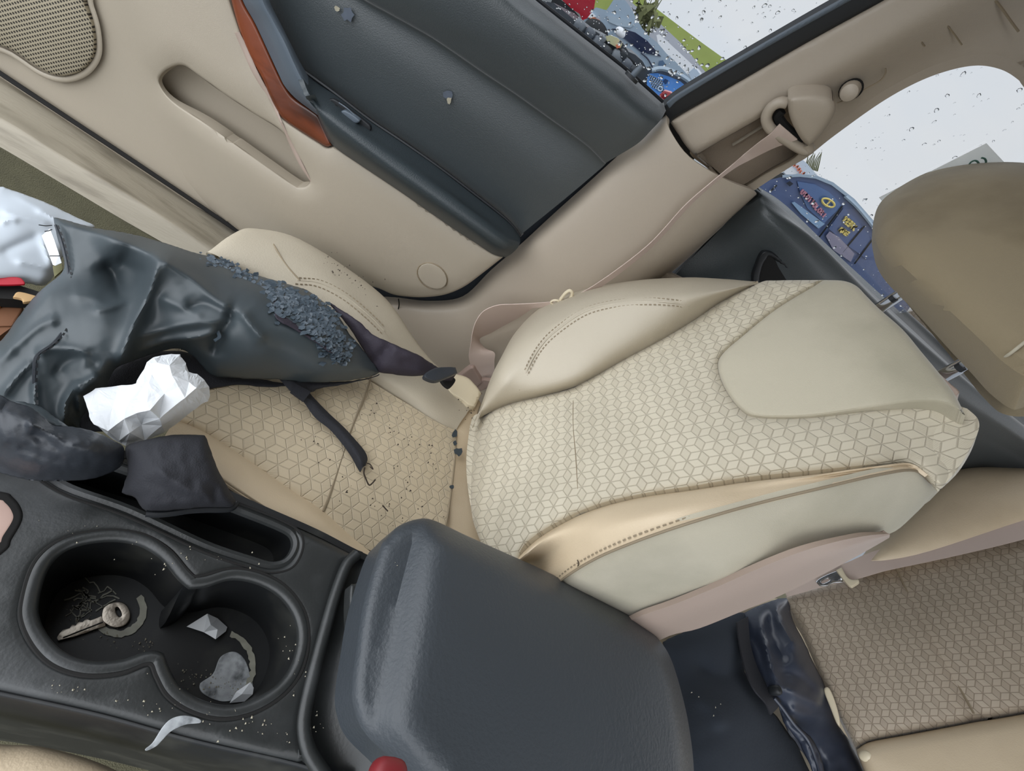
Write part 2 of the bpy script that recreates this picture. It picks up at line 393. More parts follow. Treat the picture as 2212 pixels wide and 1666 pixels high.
def wood_mat():
    m, nt, b = newmat('walnut_trim'); N = nt.nodes; L = nt.links
    tcn = N.new('ShaderNodeTexCoord'); mpn = N.new('ShaderNodeMapping'); mpn.inputs['Scale'].default_value = (14, 5, 14); nz = N.new('ShaderNodeTexNoise')
    nz.inputs['Scale'].default_value = 1.6; nz.inputs['Detail'].default_value = 8; nz.inputs['Distortion'].default_value = 1.2; cr = N.new('ShaderNodeValToRGB')
    cr.color_ramp.elements[0].position = .3; cr.color_ramp.elements[0].color = rgb('3c1e10'); cr.color_ramp.elements[1].position = .62; cr.color_ramp.elements[1].color = rgb('7a3c20')
    L.new(tcn.outputs['Object'], mpn.inputs[0]); L.new(mpn.outputs[0], nz.inputs['Vector']); L.new(nz.outputs[0], cr.inputs[0]); L.new(cr.outputs[0], b.inputs['Base Color'])
    b.inputs['Roughness'].default_value = .35; b.inputs['Coat Weight'].default_value = .3; return m
wood = wood_mat()
carpet = plain('olive_grey_carpet', '55523f', .95, bump=.8, bsc=700, var=.25, vsc=30)
web = plain('beige_belt_webbing', 'ccb9ae', .6, bump=.3, bsc=1200, var=.03, stretch=(1, 1, 6))
web_d = plain('taupe_belt_webbing', 'a48e83', .65, bump=.3, bsc=1200, var=.05)
cream = plain('cream_plastic', 'ddd0b4', .4)
chrome = plain('chrome', 'd8dade', .12, metal=1)
keym = plain('brushed_nickel', 'a89f93', .32, metal=1, bump=.1, bsc=300)
leather = plain('black_leather', '3b4347', .42, bump=.05, bsc=160, det=6, var=.12, spec=.55)
leather_g = plain('worn_black_leather', '2c3036', .42, bump=.35, bsc=120, det=6, var=.25, vsc=12, dirt='5d6168', dsc=16, damt=.35)
flake_m = plain('peeled_leather_flakes', '46525c', .36, var=.25, vsc=80, spec=.6)
lining = plain('plum_black_lining', '2b2530', .75, bump=.3, bsc=500, var=.1)
blackcl = plain('black_cotton', '23242a', .8, bump=.3, bsc=800, var=.08)
nylon = plain('dark_blue_nylon', '353b49', .34, bump=.12, bsc=60, det=4, var=.15, spec=.5)
navy = plain('navy_fleece', '29303a', .95, bump=.2, bsc=200, var=.12)
paperm = plain('white_paper', 'd9dcdf', .6)
bagm = plain('white_plastic_film', 'bcc4cc', .5, var=.04, spec=.3)
redm = plain('red_print', 'b0182c', .45)
tan = plain('brown_cardboard', '7a5238', .8, var=.2, vsc=20)
orange = plain('orange_print', 'd9822a', .5)
pinkpl = plain('pinkish_beige_plastic', 'b99c90', .4)
redpl = plain('red_plastic', '7e2429', .5)
crumbm = plain('crumbs', '9c9684', .8, var=.3, vsc=200)
darkcrumb = plain('dark_crumbs', '2f241b', .8, var=.3, vsc=200)
residue = plain('dried_residue', '8e8d80', .45, var=.5, vsc=90)
slatec = plain('slate_flakes', '353f46', .5)
def glass_mat(name, tint):
    m, nt, b = newmat(name); N = nt.nodes; L = nt.links; N.remove(b)
    tr = N.new('ShaderNodeBsdfTransparent'); tr.inputs[0].default_value = tint; gl = N.new('ShaderNodeBsdfGlossy'); gl.inputs['Roughness'].default_value = .02
    fr = N.new('ShaderNodeFresnel'); fr.inputs[0].default_value = 1.3; mx = N.new('ShaderNodeMixShader')
    L.new(fr.outputs[0], mx.inputs[0]); L.new(tr.outputs[0], mx.inputs[1]); L.new(gl.outputs[0], mx.inputs[2]); L.new(mx.outputs[0], N['Material Output'].inputs[0]); return m
glass = glass_mat('tinted_glass', (.68, .69, .70, 1))
def drop_mat():
    m, nt, b = newmat('rain_water'); b.inputs['Transmission Weight'].default_value = 1; b.inputs['Roughness'].default_value = .02; b.inputs['IOR'].default_value = 1.33
    b.inputs['Base Color'].default_value = (1, 1, 1, 1); return m
water = drop_mat()
def film_mat(name, col):
    m, nt, b = newmat(name); N = nt.nodes; L = nt.links; b.inputs['Base Color'].default_value = rgb(col); b.inputs['Roughness'].default_value = .6
    tl = N.new('ShaderNodeBsdfTranslucent'); tl.inputs[0].default_value = rgb(col); mx = N.new('ShaderNodeMixShader'); mx.inputs[0].default_value = .9
    L.new(b.outputs[0], mx.inputs[1]); L.new(tl.outputs[0], mx.inputs[2]); L.new(mx.outputs[0], N['Material Output'].inputs[0]); return m
# ------------------------------------------------------------------ setting: floor, ceiling, pillar, sill, windows
def struct(o, label=None, cat=None): props(o, label, cat, kind='structure'); return o
def rbox(name, c, s, m, parent=None, bev=0, R=None, label=None):
    V, F = box_data(c, s, R); o = mk(name, V, F, m, parent, smooth=False, label=label)
    if bev: bevel(o, bev, 3)
    return o
grd = rbox('ground', (30, 0, -.05), (160, 160, .1), plain('wet_asphalt', '5c6064', .6, var=.15, vsc=2), None); struct(grd, 'grey wet asphalt of the yard outside the car', 'ground')
flr = rbox('floor', (.20, -.45, .49), (1.06, 2.9, .03), carpet); struct(flr)
# sill plate inside the door opening
sillr = [[(-60, 118, .725), (0, 160, .725), (150, 260, .725), (300, 360, .725), (520, 507, .725), (640, 590, .725)],
         [(-60, 190, .675), (30, 240, .675), (190, 335, .675), (340, 432, .675), (500, 540, .675), (620, 620, .675)],
         [(-60, 213, .648), (50, 275, .645), (134, 328, .645), (300, 428, .645), (445, 522, .645), (560, 600, .645)],
         [(-60, 228, .635), (40, 288, .632), (134, 345, .632), (290, 437, .632), (430, 530, .632), (545, 610, .632)],
         [(-60, 285, .618), (20, 329, .618), (168, 417, .618), (269, 477, .618), (400, 552, .618), (520, 625, .618)]]
sill = thing('baseboard_right', 'scuffed beige sill plate along the foot of the front passenger door', 'sill plate', FX(300, 400, .65), kind='structure')
patch('sill_cover', sillr, FX, beige_dirty, sill, nu=5, nv=8, t=.01)
tube('door_gap', [FX(x, y, .712) for x, y in [(-60, 116), (0, 158), (150, 257), (300, 356), (520, 504), (640, 588)]], .0035, dark, sill, k=8)
# kick panel forward and carpet side below the sill
kick = patch('carpet_side', [[(-60, 288, .616), (20, 332, .616), (168, 420, .616), (269, 480, .616), (400, 556, .616), (560, 650, .616)],
                   [(-90, 560, .60), (20, 600, .60), (200, 640, .60), (330, 680, .60), (450, 720, .60), (600, 760, .60)]], FX, carpet, sill, nu=4, nv=6, t=.01)
slab('sill_backing', [(-100, 40, 1), (300, 320), (560, 500), (700, 590, 1), (680, 640, 1), (520, 540), (280, 380), (-100, 130, 1)], FX, dark, sill, v=.765, r=0, t=.01, sp=.06)  # added dark sheet, hides the daylight between door bottom and sill
# pillar: lower trim
pil = thing('trim_1', 'beige B-pillar trim behind the front passenger door carrying the shoulder belt', 'pillar trim', FX(1250, 600, .72), kind='structure')
lp = [[(700, 595, .765), (800, 635, .765), (860, 643, .765), (930, 650, .765), (1000, 640, .765), (1060, 584, .765), (1120, 532, .765), (1198, 460, .765), (1278, 388, .765), (1358, 315, .765), (1436, 246, .765)],
      [(700, 608, .732), (800, 646, .732), (862, 654, .732), (932, 660, .732), (1006, 651, .732), (1070, 599, .732), (1130, 547, .732), (1208, 473, .732), (1288, 399, .732), (1366, 325, .732), (1440, 251, .732)],
      [(700, 623, .714), (795, 661, .714), (858, 673, .714), (936, 685, .714), (1014, 677, .714), (1088, 631, .714), (1150, 575, .714), (1226, 499, .714), (1304, 423, .714), (1378, 349, .714), (1447, 281, .714)],
      [(700, 700, .700), (790, 740, .700), (858, 745, .700), (942, 750, .700), (1036, 740, .700), (1130, 690, .700), (1200, 628, .700), (1270, 556, .700), (1350, 480, .700), (1425, 405, .700), (1490, 340, .700)],
      [(700, 800, .695), (790, 830, .695), (860, 840, .695), (960, 840, .695), (1070, 820, .695), (1180, 750, .695), (1250, 680, .695), (1330, 610, .695), (1420, 540, .695), (1500, 460, .695), (1568, 388, .695)],
      [(700, 960, .705), (790, 960, .705), (870, 960, .705), (990, 950, .705), (1120, 920, .705), (1250, 800, .715), (1320, 715, .715), (1392, 622, .72), (1470, 556, .72), (1550, 484, .72), (1628, 412, .72)],
      [(700, 990, .78), (790, 990, .78), (880, 985, .78), (1000, 975, .78), (1135, 940, .78), (1262, 815, .79), (1330, 728, .79), (1400, 634, .79), (1478, 566, .79), (1556, 494, .79), (1634, 424, .79)]]
slab('gap_backing', [(700, 560, 1), (1030, 560), (1080, 520), (1428, 240, 1), (1500, 232, 1), (1500, 330), (1480, 360), (1160, 620), (1040, 690), (860, 700), (700, 660, 1)], FX, dark, pil, v=.81, r=0, t=.01, sp=.05)  # added dark sheet, keeps bright sky from showing through the door gap
slab('gap_backing', [(1330, 740, 1), (1625, 410, 1), (1655, 440, 1), (1580, 560), (1440, 760, 1)], FX, dark, pil, v=.81, r=0, t=.01, sp=.05)  # second added dark sheet, hides the sky between pillar and rear door
patch('lower_cover', lp, FX, beige_pillar, pil, nu=5, nv=6, t=.006)
tube('seam', [FX(861, 646, .70) , FX(862, 660, .715), FX(858, 678, .716), FX(856, 695, .708)], .0012, dark, pil, k=5)
# upper trim with the belt recess, running into the roof rail
recess = [(1506, 334, 1), (1560, 302), (1640, 256), (1700, 220), (1735, 235), (1745, 280), (1722, 330), (1660, 366), (1608, 398), (1584, 403, 1), (1545, 366)]
upl = [(1447, 263, 1), (1470, 248), (1606, 170), (1741, 92), (1909, 0), (2010, -60, 1), (2420, -60, 1), (2420, 520, 1), (2330, 330), (2212, 186), (2196, 165), (2160, 143), (2110, 134), (2050, 144), (1980, 170), (1900, 215), (1800, 287), (1745, 331), (1710, 352), (1660, 384), (1632, 403, 1), (1592, 412, 1), (1545, 372), (1490, 325), (1465, 290)]
def uphf(P, d, to2):
    a = to2(1500, 326); b = to2(1900, 95); t = (b - a) / np.linalg.norm(b - a); n = np.array([-t[1], t[0]])
    s = (P - a) @ n; sgn = np.sign((to2(1700, 330) - a) @ n); s = s * sgn
    q = np.clip((s + .005) / .06, 0, 1); return .006 * np.exp(-(s / .03)**2) - .012 * np.clip(-s / .09, 0, 1) - .02 * q * q * (3 - 2 * q)
slab('upper_cover', upl, FU, beige_pillar, pil, v=0, r=.008, t=.012, sp=.009, holes=[recess], hf=uphf)
slab('belt_recess', [(1490, 325), (1560, 285), (1650, 235), (1720, 205), (1765, 235), (1760, 290), (1722, 345), (1660, 385), (1600, 410), (1570, 405), (1530, 365)], FU, head_cloth, pil, v=-.03, r=0, t=.003, sp=.03)
rc = sm(recess, 5); Vr = [FU(x, y, .006) for x, y in rc] + [FU(x, y, -.03) for x, y in rc]; nr = len(rc)
mk('recess_wall', Vr, [(i, (i + 1) % nr, (i + 1) % nr + nr, i + nr) for i in range(nr)], beige_pillar, pil)
tube('recess_rail', [FU(1583, 313, -.02), FU(1655, 268, -.02)], .0022, beige_pl, pil, k=6)
tube('seam', [FU(1984, 78, .002), FU(2003, 62, .003), FU(2023, 50, .003), FU(2040, 49, .003), FU(2060, 72, .003), (FU(2078, 97, .002))], .0007, seamm, pil, k=4)
tube('seam', [FU(1984, 78, .002), FU(1992, 92, .002), FU(1998, 100, .001)], .0006, seamm, pil, k=4)
tube('seam', [FU(2140, -12, .002), FU(2165, 20, .002), FU(2185, 48, .002), FU(2200, 68, .002)], .0011, seamm, pil, k=5)
tube('seam', [FU(1808, 223, .004), FU(1830, 214, .004), FU(1870, 192, .004), FU(1900, 175, .004), FU(1912, 160, .004), FU(1913, 148, .004)], .0008, seamm, pil, k=5)
# height adjuster button
kc = FU(1838, 193, .004); nrm = -NU / LU; kd = FU(1832, 205, .030) - kc; kd /= np.linalg.norm(kd)
tube('adjuster_ring', [kc + .0 * nrm, kc + .003 * nrm], .0125, dark, pil, k=20, spline=False)
tube('adjuster_button', [kc, kc + kd * .012, kc + kd * .018, kc + kd * .021], [.0108, .0105, .009, .004], beige_pillar, pil, k=20, spline=False)
# roof
rrl = rbox('roof_rail', (.60, -.30, CAM[2] + .33), (.07, 1.7, .10), head_cloth, pil, bev=.02)
roof = rbox('ceiling', (.0, -.75, CAM[2] + .37), (1.5, 1.9, .03), head_cloth); struct(roof)
# weather seal band
trs = thing('trim_2', 'black rubber weather seal up the rear edge of the front door window', 'weather seal', FU(1600, 150, -.01), kind='structure')
slab('seal_strip', [(1430, 232, 1), (1472, 202), (1606, 124), (1741, 47), (1825, 0), (1930, -60, 1), (2040, -60, 1), (1909, 2), (1741, 93), (1606, 171), (1475, 244), (1445, 268), (1415, 292, 1)], FU, rubber, trs, v=-.004, r=.004, t=.02, sp=.02)
slab('seal_lip', [(1440, 224, 1), (1474, 199), (1606, 121), (1741, 44), (1825, -3), (1930, -63, 1), (1945, -60, 1), (1832, 4), (1746, 52), (1610, 129), (1478, 208), (1446, 234, 1)], FU, podm, trs, v=.001, r=.0015, t=.004, sp=.02)
# glass
def pane(name, pts, v, m): 
    V = [FU(x, y, v) for x, y in pts]; V2 = [p + np.array([.004, 0, .0014]) for p in V]; n = len(V)
    return mk(name, V + V2, [list(range(n)), list(range(n, 2 * n))[::-1]] + [(i, (i + 1) % n, (i + 1) % n + n, i + n) for i in range(n)], m, None, smooth=False)
g1 = [(900, -240), (1060, -100), (1140, -20), (1244, 66), (1345, 146), (1450, 232), (1620, 125), (1840, 0), (1960, -100), (2090, -240)]
g2 = [(1600, 440), (1640, 385), (1760, 325), (1900, 210), (2050, 130), (2110, 120), (2250, 190), (2420, 500), (2420, 1150), (2212, 960), (1900, 660), (1720, 490)]
w1 = pane('window_1', g1, -.022, glass); struct(w1, 'rain-spotted glass of the front passenger door window', 'window')
w2 = pane('window_2', g2, -.022, glass); struct(w2, 'rain-spotted glass of the rear passenger door window', 'window')
# raindrops on the outside of both panes
def drops(name, poly, n, label, smin, smax, seed, bias=None):
    r = np.random.default_rng(seed); Q = np.array(poly, float); lo, hi = Q.min(0), Q.max(0); V = []; F = []; cnt = 0
    nn = NU / LU; u = Y3; w = np.cross(nn, u)
    while cnt < n:
        p = r.uniform(lo, hi)
        if not inside(p[None], Q)[0] or not (-30 < p[0] < 2240 and -30 < p[1] < 1000): continue
        if bias is not None and r.random() > bias(p): continue
        c = FU(p[0], p[1], -.022) + np.array([.0046, 0, .0016]); R = smin + (smax - smin) * r.random()**3; k = len(V); ST = 8
        st = 1 + .5 * r.random(); ph0 = r.uniform(0, 6.28)
        for j, (rr, hh) in enumerate(((1, 0), (.85, .35), (.5, .6))):
            for i in range(ST):
                a = 2 * math.pi * i / ST; wob = 1 + .18 * math.sin(2 * a + ph0) + .1 * math.sin(3 * a + ph0 * 2)
                V.append(c + R * rr * wob * (math.cos(a) * u + st * math.sin(a) * w) + nn * R * hh)
        V.append(c + nn * R * .68)
        F.append([k + i for i in range(ST)][::-1])
        for j in range(2):
            for i in range(ST): F.append((k + j * ST + i, k + j * ST + (i + 1) % ST, k + (j + 1) * ST + (i + 1) % ST, k + (j + 1) * ST + i))
        for i in range(ST): F.append((k + 2 * ST + i, k + 2 * ST + (i + 1) % ST, k + 3 * ST))
        cnt += 1
    o = mk(name, V, F, water, None); props(o, label, 'raindrops', kind='stuff'); return o
drops('raindrops', g1, 380, 'raindrops scattered over the front passenger window glass', .0006, .0024, 3, lambda p: 1 if p[1] > (p[0] - 1400) * .9 + 20 else .35)
drops('raindrops', g2, 380, 'raindrops scattered over the rear passenger window glass', .0006, .0026, 5, lambda p: 1 if p[1] > 330 + (p[0] - 1720) * .95 - 20 else .5)
# ------------------------------------------------------------------ front passenger door
dr = thing('door_1', 'front passenger door with beige lower panel, wood strip and dark upper panel', 'car door', FX(700, 500, .72), kind='structure')
pocket = [(345, 180), (352, 158), (375, 144), (398, 142), (425, 160), (480, 200), (545, 243), (610, 285), (640, 330), (668, 385), (664, 400), (650, 404), (632, 398), (560, 348), (450, 270), (375, 220)]
lower = [(-80, 70, 1), (-60, 112, 1), (0, 153), (150, 253), (300, 352), (520, 500), (640, 560), (760, 606), (815, 622), (849, 636), (882, 641), (919, 642), (963, 636), (1003, 619), (1044, 589), (1086, 556, 1), (1054, 541), (973, 486), (864, 411), (783, 357), (722, 316, 1), (706, 319), (688, 308), (650, 284), (614, 259), (599, 240), (581, 205), (565, 168), (538, 118), (511, 44), (490, -20), (470, -80, 1), (-80, -80, 1)]
def doorhf(P, d, to2):
    # armrest shelf swells out above the pocket; step at the speaker
    a = to2(345, 178); b = to2(230, -60); t = (b - a) / np.linalg.norm(b - a); n = np.array([-t[1], t[0]])
    s = (P - a) @ n * np.sign((to2(600, 100) - a) @ n)
    sw = 1 / (1 + np.exp(-s / .012))
    c = to2(600, 150); g = np.exp(-(np.linalg.norm(P - c, axis=1) / .22)**2)
    e = to2(900, 400); g2 = np.exp(-(np.linalg.norm(P - e, axis=1) / .2)**2)
    return .028 * (sw - 1) + .008 * g + .004 * g2 - .005 * np.clip(1 - d / .02, 0, 1)
slab('lower_panel', lower, FX, beige_pl, dr, v=.70, r=.004, t=.02, sp=.013, holes=[pocket], hf=doorhf)
pk = sm(pocket, 5); n_ = len(pk)
def pkx(i): return .699 if True else .71
Vp = [on('lower_panel')(x, y, 0) for x, y in pk] + [FX(x, y, .745) + np.array([0, 0, .0]) for x, y in pk]
mk('pocket_wall', Vp, [(i, (i + 1) % n_, (i + 1) % n_ + n_, i + n_) for i in range(n_)], beige_pl, dr)
slab('map_pocket', [(320, 130), (400, 110), (640, 260), (700, 400), (660, 440), (600, 400), (340, 230)], FX, beige_pl, dr, v=.745, r=0, t=.003, sp=.03)
# groove falling from the wood strip to the pocket end
tube('groove', [on('lower_panel')(*p, .001) for p in ((512, 70), (528, 105), (553, 160), (588, 222), (608, 265))], [.0035, .0045, .004, .003, .0015], shield, dr, k=8, flat=.35, up=X3)
tube('groove', [on('lower_panel')(*p, .001) for p in ((608, 265), (632, 318), (652, 358), (672, 392))], [.0015, .003, .003, .001], shield, dr, k=8, flat=.35, up=X3)
# speaker grille: perforated panel
grl = [(-60, -80), (60, -60), (165, -30), (186, 15), (202, 60), (205, 110), (190, 140), (165, 158), (130, 164), (90, 150), (30, 110), (-60, 60)]
def spk_mat():
    m, nt, b = newmat('speaker_grille'); N = nt.nodes; L = nt.links
    uv = N.new('ShaderNodeUVMap'); vor = N.new('ShaderNodeTexVoronoi'); vor.inputs['Scale'].default_value = 235; vor.inputs['Randomness'].default_value = 0
    mpn = N.new('ShaderNodeMapping'); mpn.inputs['Rotation'].default_value = (0, 0, .785); L.new(uv.outputs[0], mpn.inputs[0]); L.new(mpn.outputs[0], vor.inputs['Vector'])
    rp = N.new('ShaderNodeMapRange'); rp.inputs[1].default_value = .25; rp.inputs[2].default_value = .33; L.new(vor.outputs['Distance'], rp.inputs[0])
    mx = N.new('ShaderNodeMix'); mx.data_type = 'RGBA'; mx.inputs[6].default_value = rgb('2e2a23'); mx.inputs[7].default_value = rgb('9d937e'); L.new(rp.outputs[0], mx.inputs[0]); L.new(mx.outputs[2], b.inputs['Base Color'])
    bp = N.new('ShaderNodeBump'); bp.inputs['Distance'].default_value = .003; L.new(rp.outputs[0], bp.inputs['Height']); L.new(bp.outputs[0], b.inputs['Normal']); b.inputs['Roughness'].default_value = .6
    return m
slab('speaker_grille', grl, FX, spk_mat(), dr, v=.712, r=.004, t=.003, sp=.02, dome=.004)
gp = sm([(-60, -95), (70, -75), (178, -35), (197, 12), (211, 60), (214, 112), (197, 146), (168, 166), (130, 172), (86, 158), (26, 118), (-60, 66)], 5)
tube('grille_ring', [FX(x, y, .714) for x, y in gp], .0035, beige_pl, dr, closed=True, spline=False, flat=.5, up=X3)
# wood strip and the grey pull
wd_o = [(480, -80, 1), (511, 44), (538, 118), (565, 168), (581, 205), (599, 240), (614, 259), (650, 284), (688, 308), (706, 317), (717, 314, 1), (702, 279), (689, 249, 1), (669, 235), (635, 212), (615, 185), (601, 158), (578, 108), (551, 50), (524, 0), (500, -80, 1)]
slab('wood_strip', wd_o, FX, wood, dr, v=.694, r=.005, t=.008, sp=.012, label='glossy brown wood-grain strip')
pod = [[(500, -80, .690), (524, 0, .690), (551, 50, .690), (578, 108, .690), (601, 158, .688), (615, 186, .688), (638, 212, .688), (669, 236, .688), (690, 252, .686)],
       [(522, -80, .672), (546, 0, .672), (574, 50, .672), (602, 108, .670), (622, 152, .670), (638, 182, .670), (655, 205, .670), (676, 230, .670), (692, 248, .674)],
       [(552, -80, .668), (571, 0, .668), (596, 50, .668), (618, 90, .668), (636, 130, .668), (650, 160, .668), (664, 188, .668), (680, 216, .670), (693, 240, .676)],
       [(562, -80, .71), (582, 0, .71), (606, 50, .71), (626, 90, .71), (645, 128, .71), (660, 155, .71), (674, 180, .71), (688, 210, .70), (697, 236, .69)]]
patch('pull_grip', pod, FX, podm, dr, nu=5, nv=5, t=.006)
arm = [[(640, 130, .712), (674, 172, .712), (728, 208, .712), (799, 262, .712), (872, 311, .712), (945, 362, .712), (1027, 425, .712), (1097, 480, .712), (1122, 508, .712)],
       [(646, 150, .685), (680, 196, .683), (728, 232, .683), (795, 284, .683), (866, 332, .683), (938, 384, .683), (1018, 446, .683), (1092, 498, .684), (1124, 520, .69)],
       [(655, 172, .664), (686, 222, .662), (725, 250, .661), (780, 290, .660), (850, 340, .660), (925, 392, .660), (1008, 450, .660), (1088, 510, .664), (1122, 528, .68)],
       [(664, 196, .655), (690, 238, .655), (722, 268, .653), (770, 306, .652), (842, 360, .652), (918, 414, .652), (998, 470, .652), (1082, 526, .658), (1116, 538, .676)],
       [(674, 214, .658), (695, 262, .660), (722, 295, .660), (776, 334, .660), (852, 388, .660), (940, 448, .660), (1010, 495, .660), (1072, 538, .664), (1104, 549, .68)],
       [(680, 230, .69), (700, 285, .69), (722, 317, .69), (783, 360, .69), (864, 414, .69), (973, 490, .69), (1030, 527, .69), (1064, 549, .69), (1092, 556, .69)]]
patch('armrest', arm, FX, arm_blk, dr, nu=5, nv=6, t=.006)
sw = [(700, 218, 1), (712, 214), (730, 219), (790, 263), (801, 276), (797, 288), (785, 288), (708, 236), (700, 226)]
slab('switch_plate', sw, FX, rubber, dr, v=.690, r=.002, t=.004, sp=.012)
swi = FX(722, 234, .676)
slab('window_switch', [(738, 240), (750, 241), (776, 259), (772, 266), (760, 265), (741, 250)], FX, podm, dr, v=.681, r=.002, t=.006, sp=.012)
tube('switch_rim', [FX(732, 222, .684), FX(752, 236, .684), FX(775, 258, .684)], .0009, podm, dr, k=5)
ball('switch_socket', FX(723, 236, .686), .003, .006, .006, dark, dr)
# round plug cap
cpx = [(934 + 31 * math.cos(a) + 3 * math.sin(a), 597 + 27 * math.sin(a) + 6 * math.cos(a)) for a in np.linspace(0, 2 * math.pi, 24, endpoint=False)]
CX = on('lower_panel')(934, 597)[0]
slab('plug_cap', cpx, FX, beige_pl, dr, v=CX - .0016, r=.0012, t=.004, sp=.01, n=1)
tube('cap_gap', [on('lower_panel')(934 + 32.5 * math.cos(a) + 3 * math.sin(a), 597 + 28.5 * math.sin(a) + 6 * math.cos(a), .0004) for a in np.linspace(0, 2 * math.pi, 28, endpoint=False)], .0012, seamm, dr, closed=True, spline=False, k=5)
ball('plug_notch', FX(921, 611, CX - .0015), .0012, .0022, .0022, dark, dr, e=.5)
# dark upper panel
up = [[(520, -80, .735), (600, 60, .735), (655, 150, .735), (728, 204, .735), (799, 258, .735), (872, 306, .735), (945, 358, .735), (1027, 420, .735), (1097, 476, .735), (1124, 512, .735)],
      [(530, -80, .722), (612, 60, .722), (668, 150, .722), (742, 196, .722), (812, 246, .722), (884, 295, .722), (958, 346, .722), (1038, 408, .722), (1108, 462, .722), (1134, 500, .722)],
      [(600, -80, .713), (680, 0, .713), (755, 70, .713), (830, 122, .713), (905, 175, .713), (975, 228, .713), (1050, 280, .713), (1120, 338, .713), (1190, 395, .713), (1220, 430, .715)],
      [(680, -80, .716), (770, -5, .716), (836, 36, .716), (892, 68, .716), (945, 100, .716), (1042, 168, .716), (1110, 213, .716), (1180, 264, .716), (1260, 322, .716), (1300, 362, .718)],
      [(688, -88, .706), (780, -14, .706), (848, 26, .706), (904, 58, .706), (957, 90, .706), (1054, 156, .706), (1122, 202, .706), (1192, 252, .706), (1272, 311, .706), (1312, 350, .710)],
      [(790, -90, .694), (880, -20, .694), (960, 30, .694), (1020, 68, .694), (1080, 105, .694), (1160, 160, .694), (1225, 206, .694), (1290, 250, .694), (1348, 296, .696), (1375, 312, .700)],
      [(950, -90, .690), (1040, -20, .690), (1090, 22, .690), (1130, 52, .690), (1180, 90, .690), (1240, 135, .690), (1290, 176, .690), (1345, 222, .690), (1388, 260, .692), (1408, 280, .698)],
      [(1010, -90, .703), (1090, -20, .703), (1130, 16, .703), (1165, 42, .703), (1210, 74, .703), (1270, 122, .703), (1318, 158, .703), (1370, 204, .703), (1410, 240, .703), (1428, 258, .706)],
      [(1060, -90, .735), (1132, -24, .735), (1162, 2, .735), (1196, 28, .735), (1246, 68, .735), (1302, 112, .735), (1345, 146, .735), (1392, 188, .735), (1428, 220, .735), (1438, 240, .735)],
      [(1068, -90, .76), (1136, -26, .76), (1166, 0, .76), (1200, 26, .76), (1250, 66, .76), (1306, 110, .76), (1349, 144, .76), (1396, 186, .76), (1430, 218, .76), (1441, 238, .76)]]
patch('upper_panel', up, FX, door_blk, dr, nu=5, nv=5, t=.006)
tube('window_seal', [FX(x, y, .722) for x, y in [(1060, -93), (1132, -27), (1163, 0), (1244, 64), (1345, 143), (1392, 184), (1432, 220)]], .0022, rubber, dr, k=6)
# rough seam between armrest and panel
tube('panel_seam', [FX(x, y, .714) for x, y in [(655, 152), (728, 205), (799, 259), (872, 308), (945, 359), (1027, 421), (1097, 477), (1124, 510)]], .0022, rubber, dr, k=6)
# lock pin
lc = FX(1362, 170, .700)
tube('lock_bezel', [lc, lc + np.array([0, 0, .004])], .010, rubber, dr, k=14, spline=False)
tube('lock_pin', [lc, lc + np.array([-.001, 0, .008]), lc + np.array([-.002, -.001, .018])], [.004, .004, .003], podm, dr, k=10, spline=False)
# scuffs
def chip(name, c, F, v, s, m, parent, n=9, seed=1, th=.0006):
    r = np.random.default_rng(seed); pts = []
    for i in range(n):
        a = 2 * math.pi * i / n; q = s * r.uniform(.55, 1.15); pts.append((c[0] + q * math.cos(a), c[1] + q * math.sin(a) * 1.2))
    return slab(name, pts, F, m, parent, v=v, r=0, t=th, sp=.02, raw=True)
scuff = plain('pale_scuff', '4a525e', .6, var=.4, vsc=90)
chip('scuff_mark', (969, 205), FX, .708, 13, scuff, dr, seed=2); chip('scuff_mark', (970, 217), FX, .707, 7, crumbm, dr, seed=3)
chip('scuff_mark', (750, 32), FX, .708, 14, scuff, dr, seed=4, n=12); chip('scuff_mark', (727, 18), FX, .708, 7, crumbm, dr, seed=5)
rbox('door_shell', (.79, .32, CAM[2] - .37), (.02, 1.3, .54), door_blk2, dr)
# ------------------------------------------------------------------ rear passenger door
d2 = thing('door_2', 'rear passenger door with a dark panel and a recessed inner handle', 'car door', FX(1800, 600, .75), kind='structure')
rd = [[(1300, 700, .79), (1430, 610, .79), (1500, 552, .79), (1560, 498, .79), (1620, 445, .79), (1640, 420, .79)],
      [(1380, 760, .765), (1490, 640, .765), (1560, 580, .765), (1610, 520, .765), (1648, 470, .765), (1668, 445, .765)],
      [(1460, 850, .755), (1560, 720, .755), (1640, 640, .755), (1700, 580, .755), (1740, 540, .755), (1770, 515, .755)],
      [(1760, 1060, .755), (1790, 900, .755), (1830, 800, .755), (1870, 730, .755), (1890, 690, .755), (1915, 655, .755)],
      [(2050, 1100, .755), (2060, 1000, .755), (2080, 950, .755), (2090, 900, .755), (2105, 865, .755), (2120, 845, .755)],
      [(2400, 1090, .755), (2400, 1060, .755), (2400, 1050, .755), (2400, 1100, .755), (2420, 1110, .755), (2440, 1125, .755)]]
rear_rows = [[(1500, 760, .80), (1492, 690, .80), (1490, 640, .80), (1497, 580, .80), (1545, 510, .80), (1595, 450, .80), (1622, 412, .80)]]
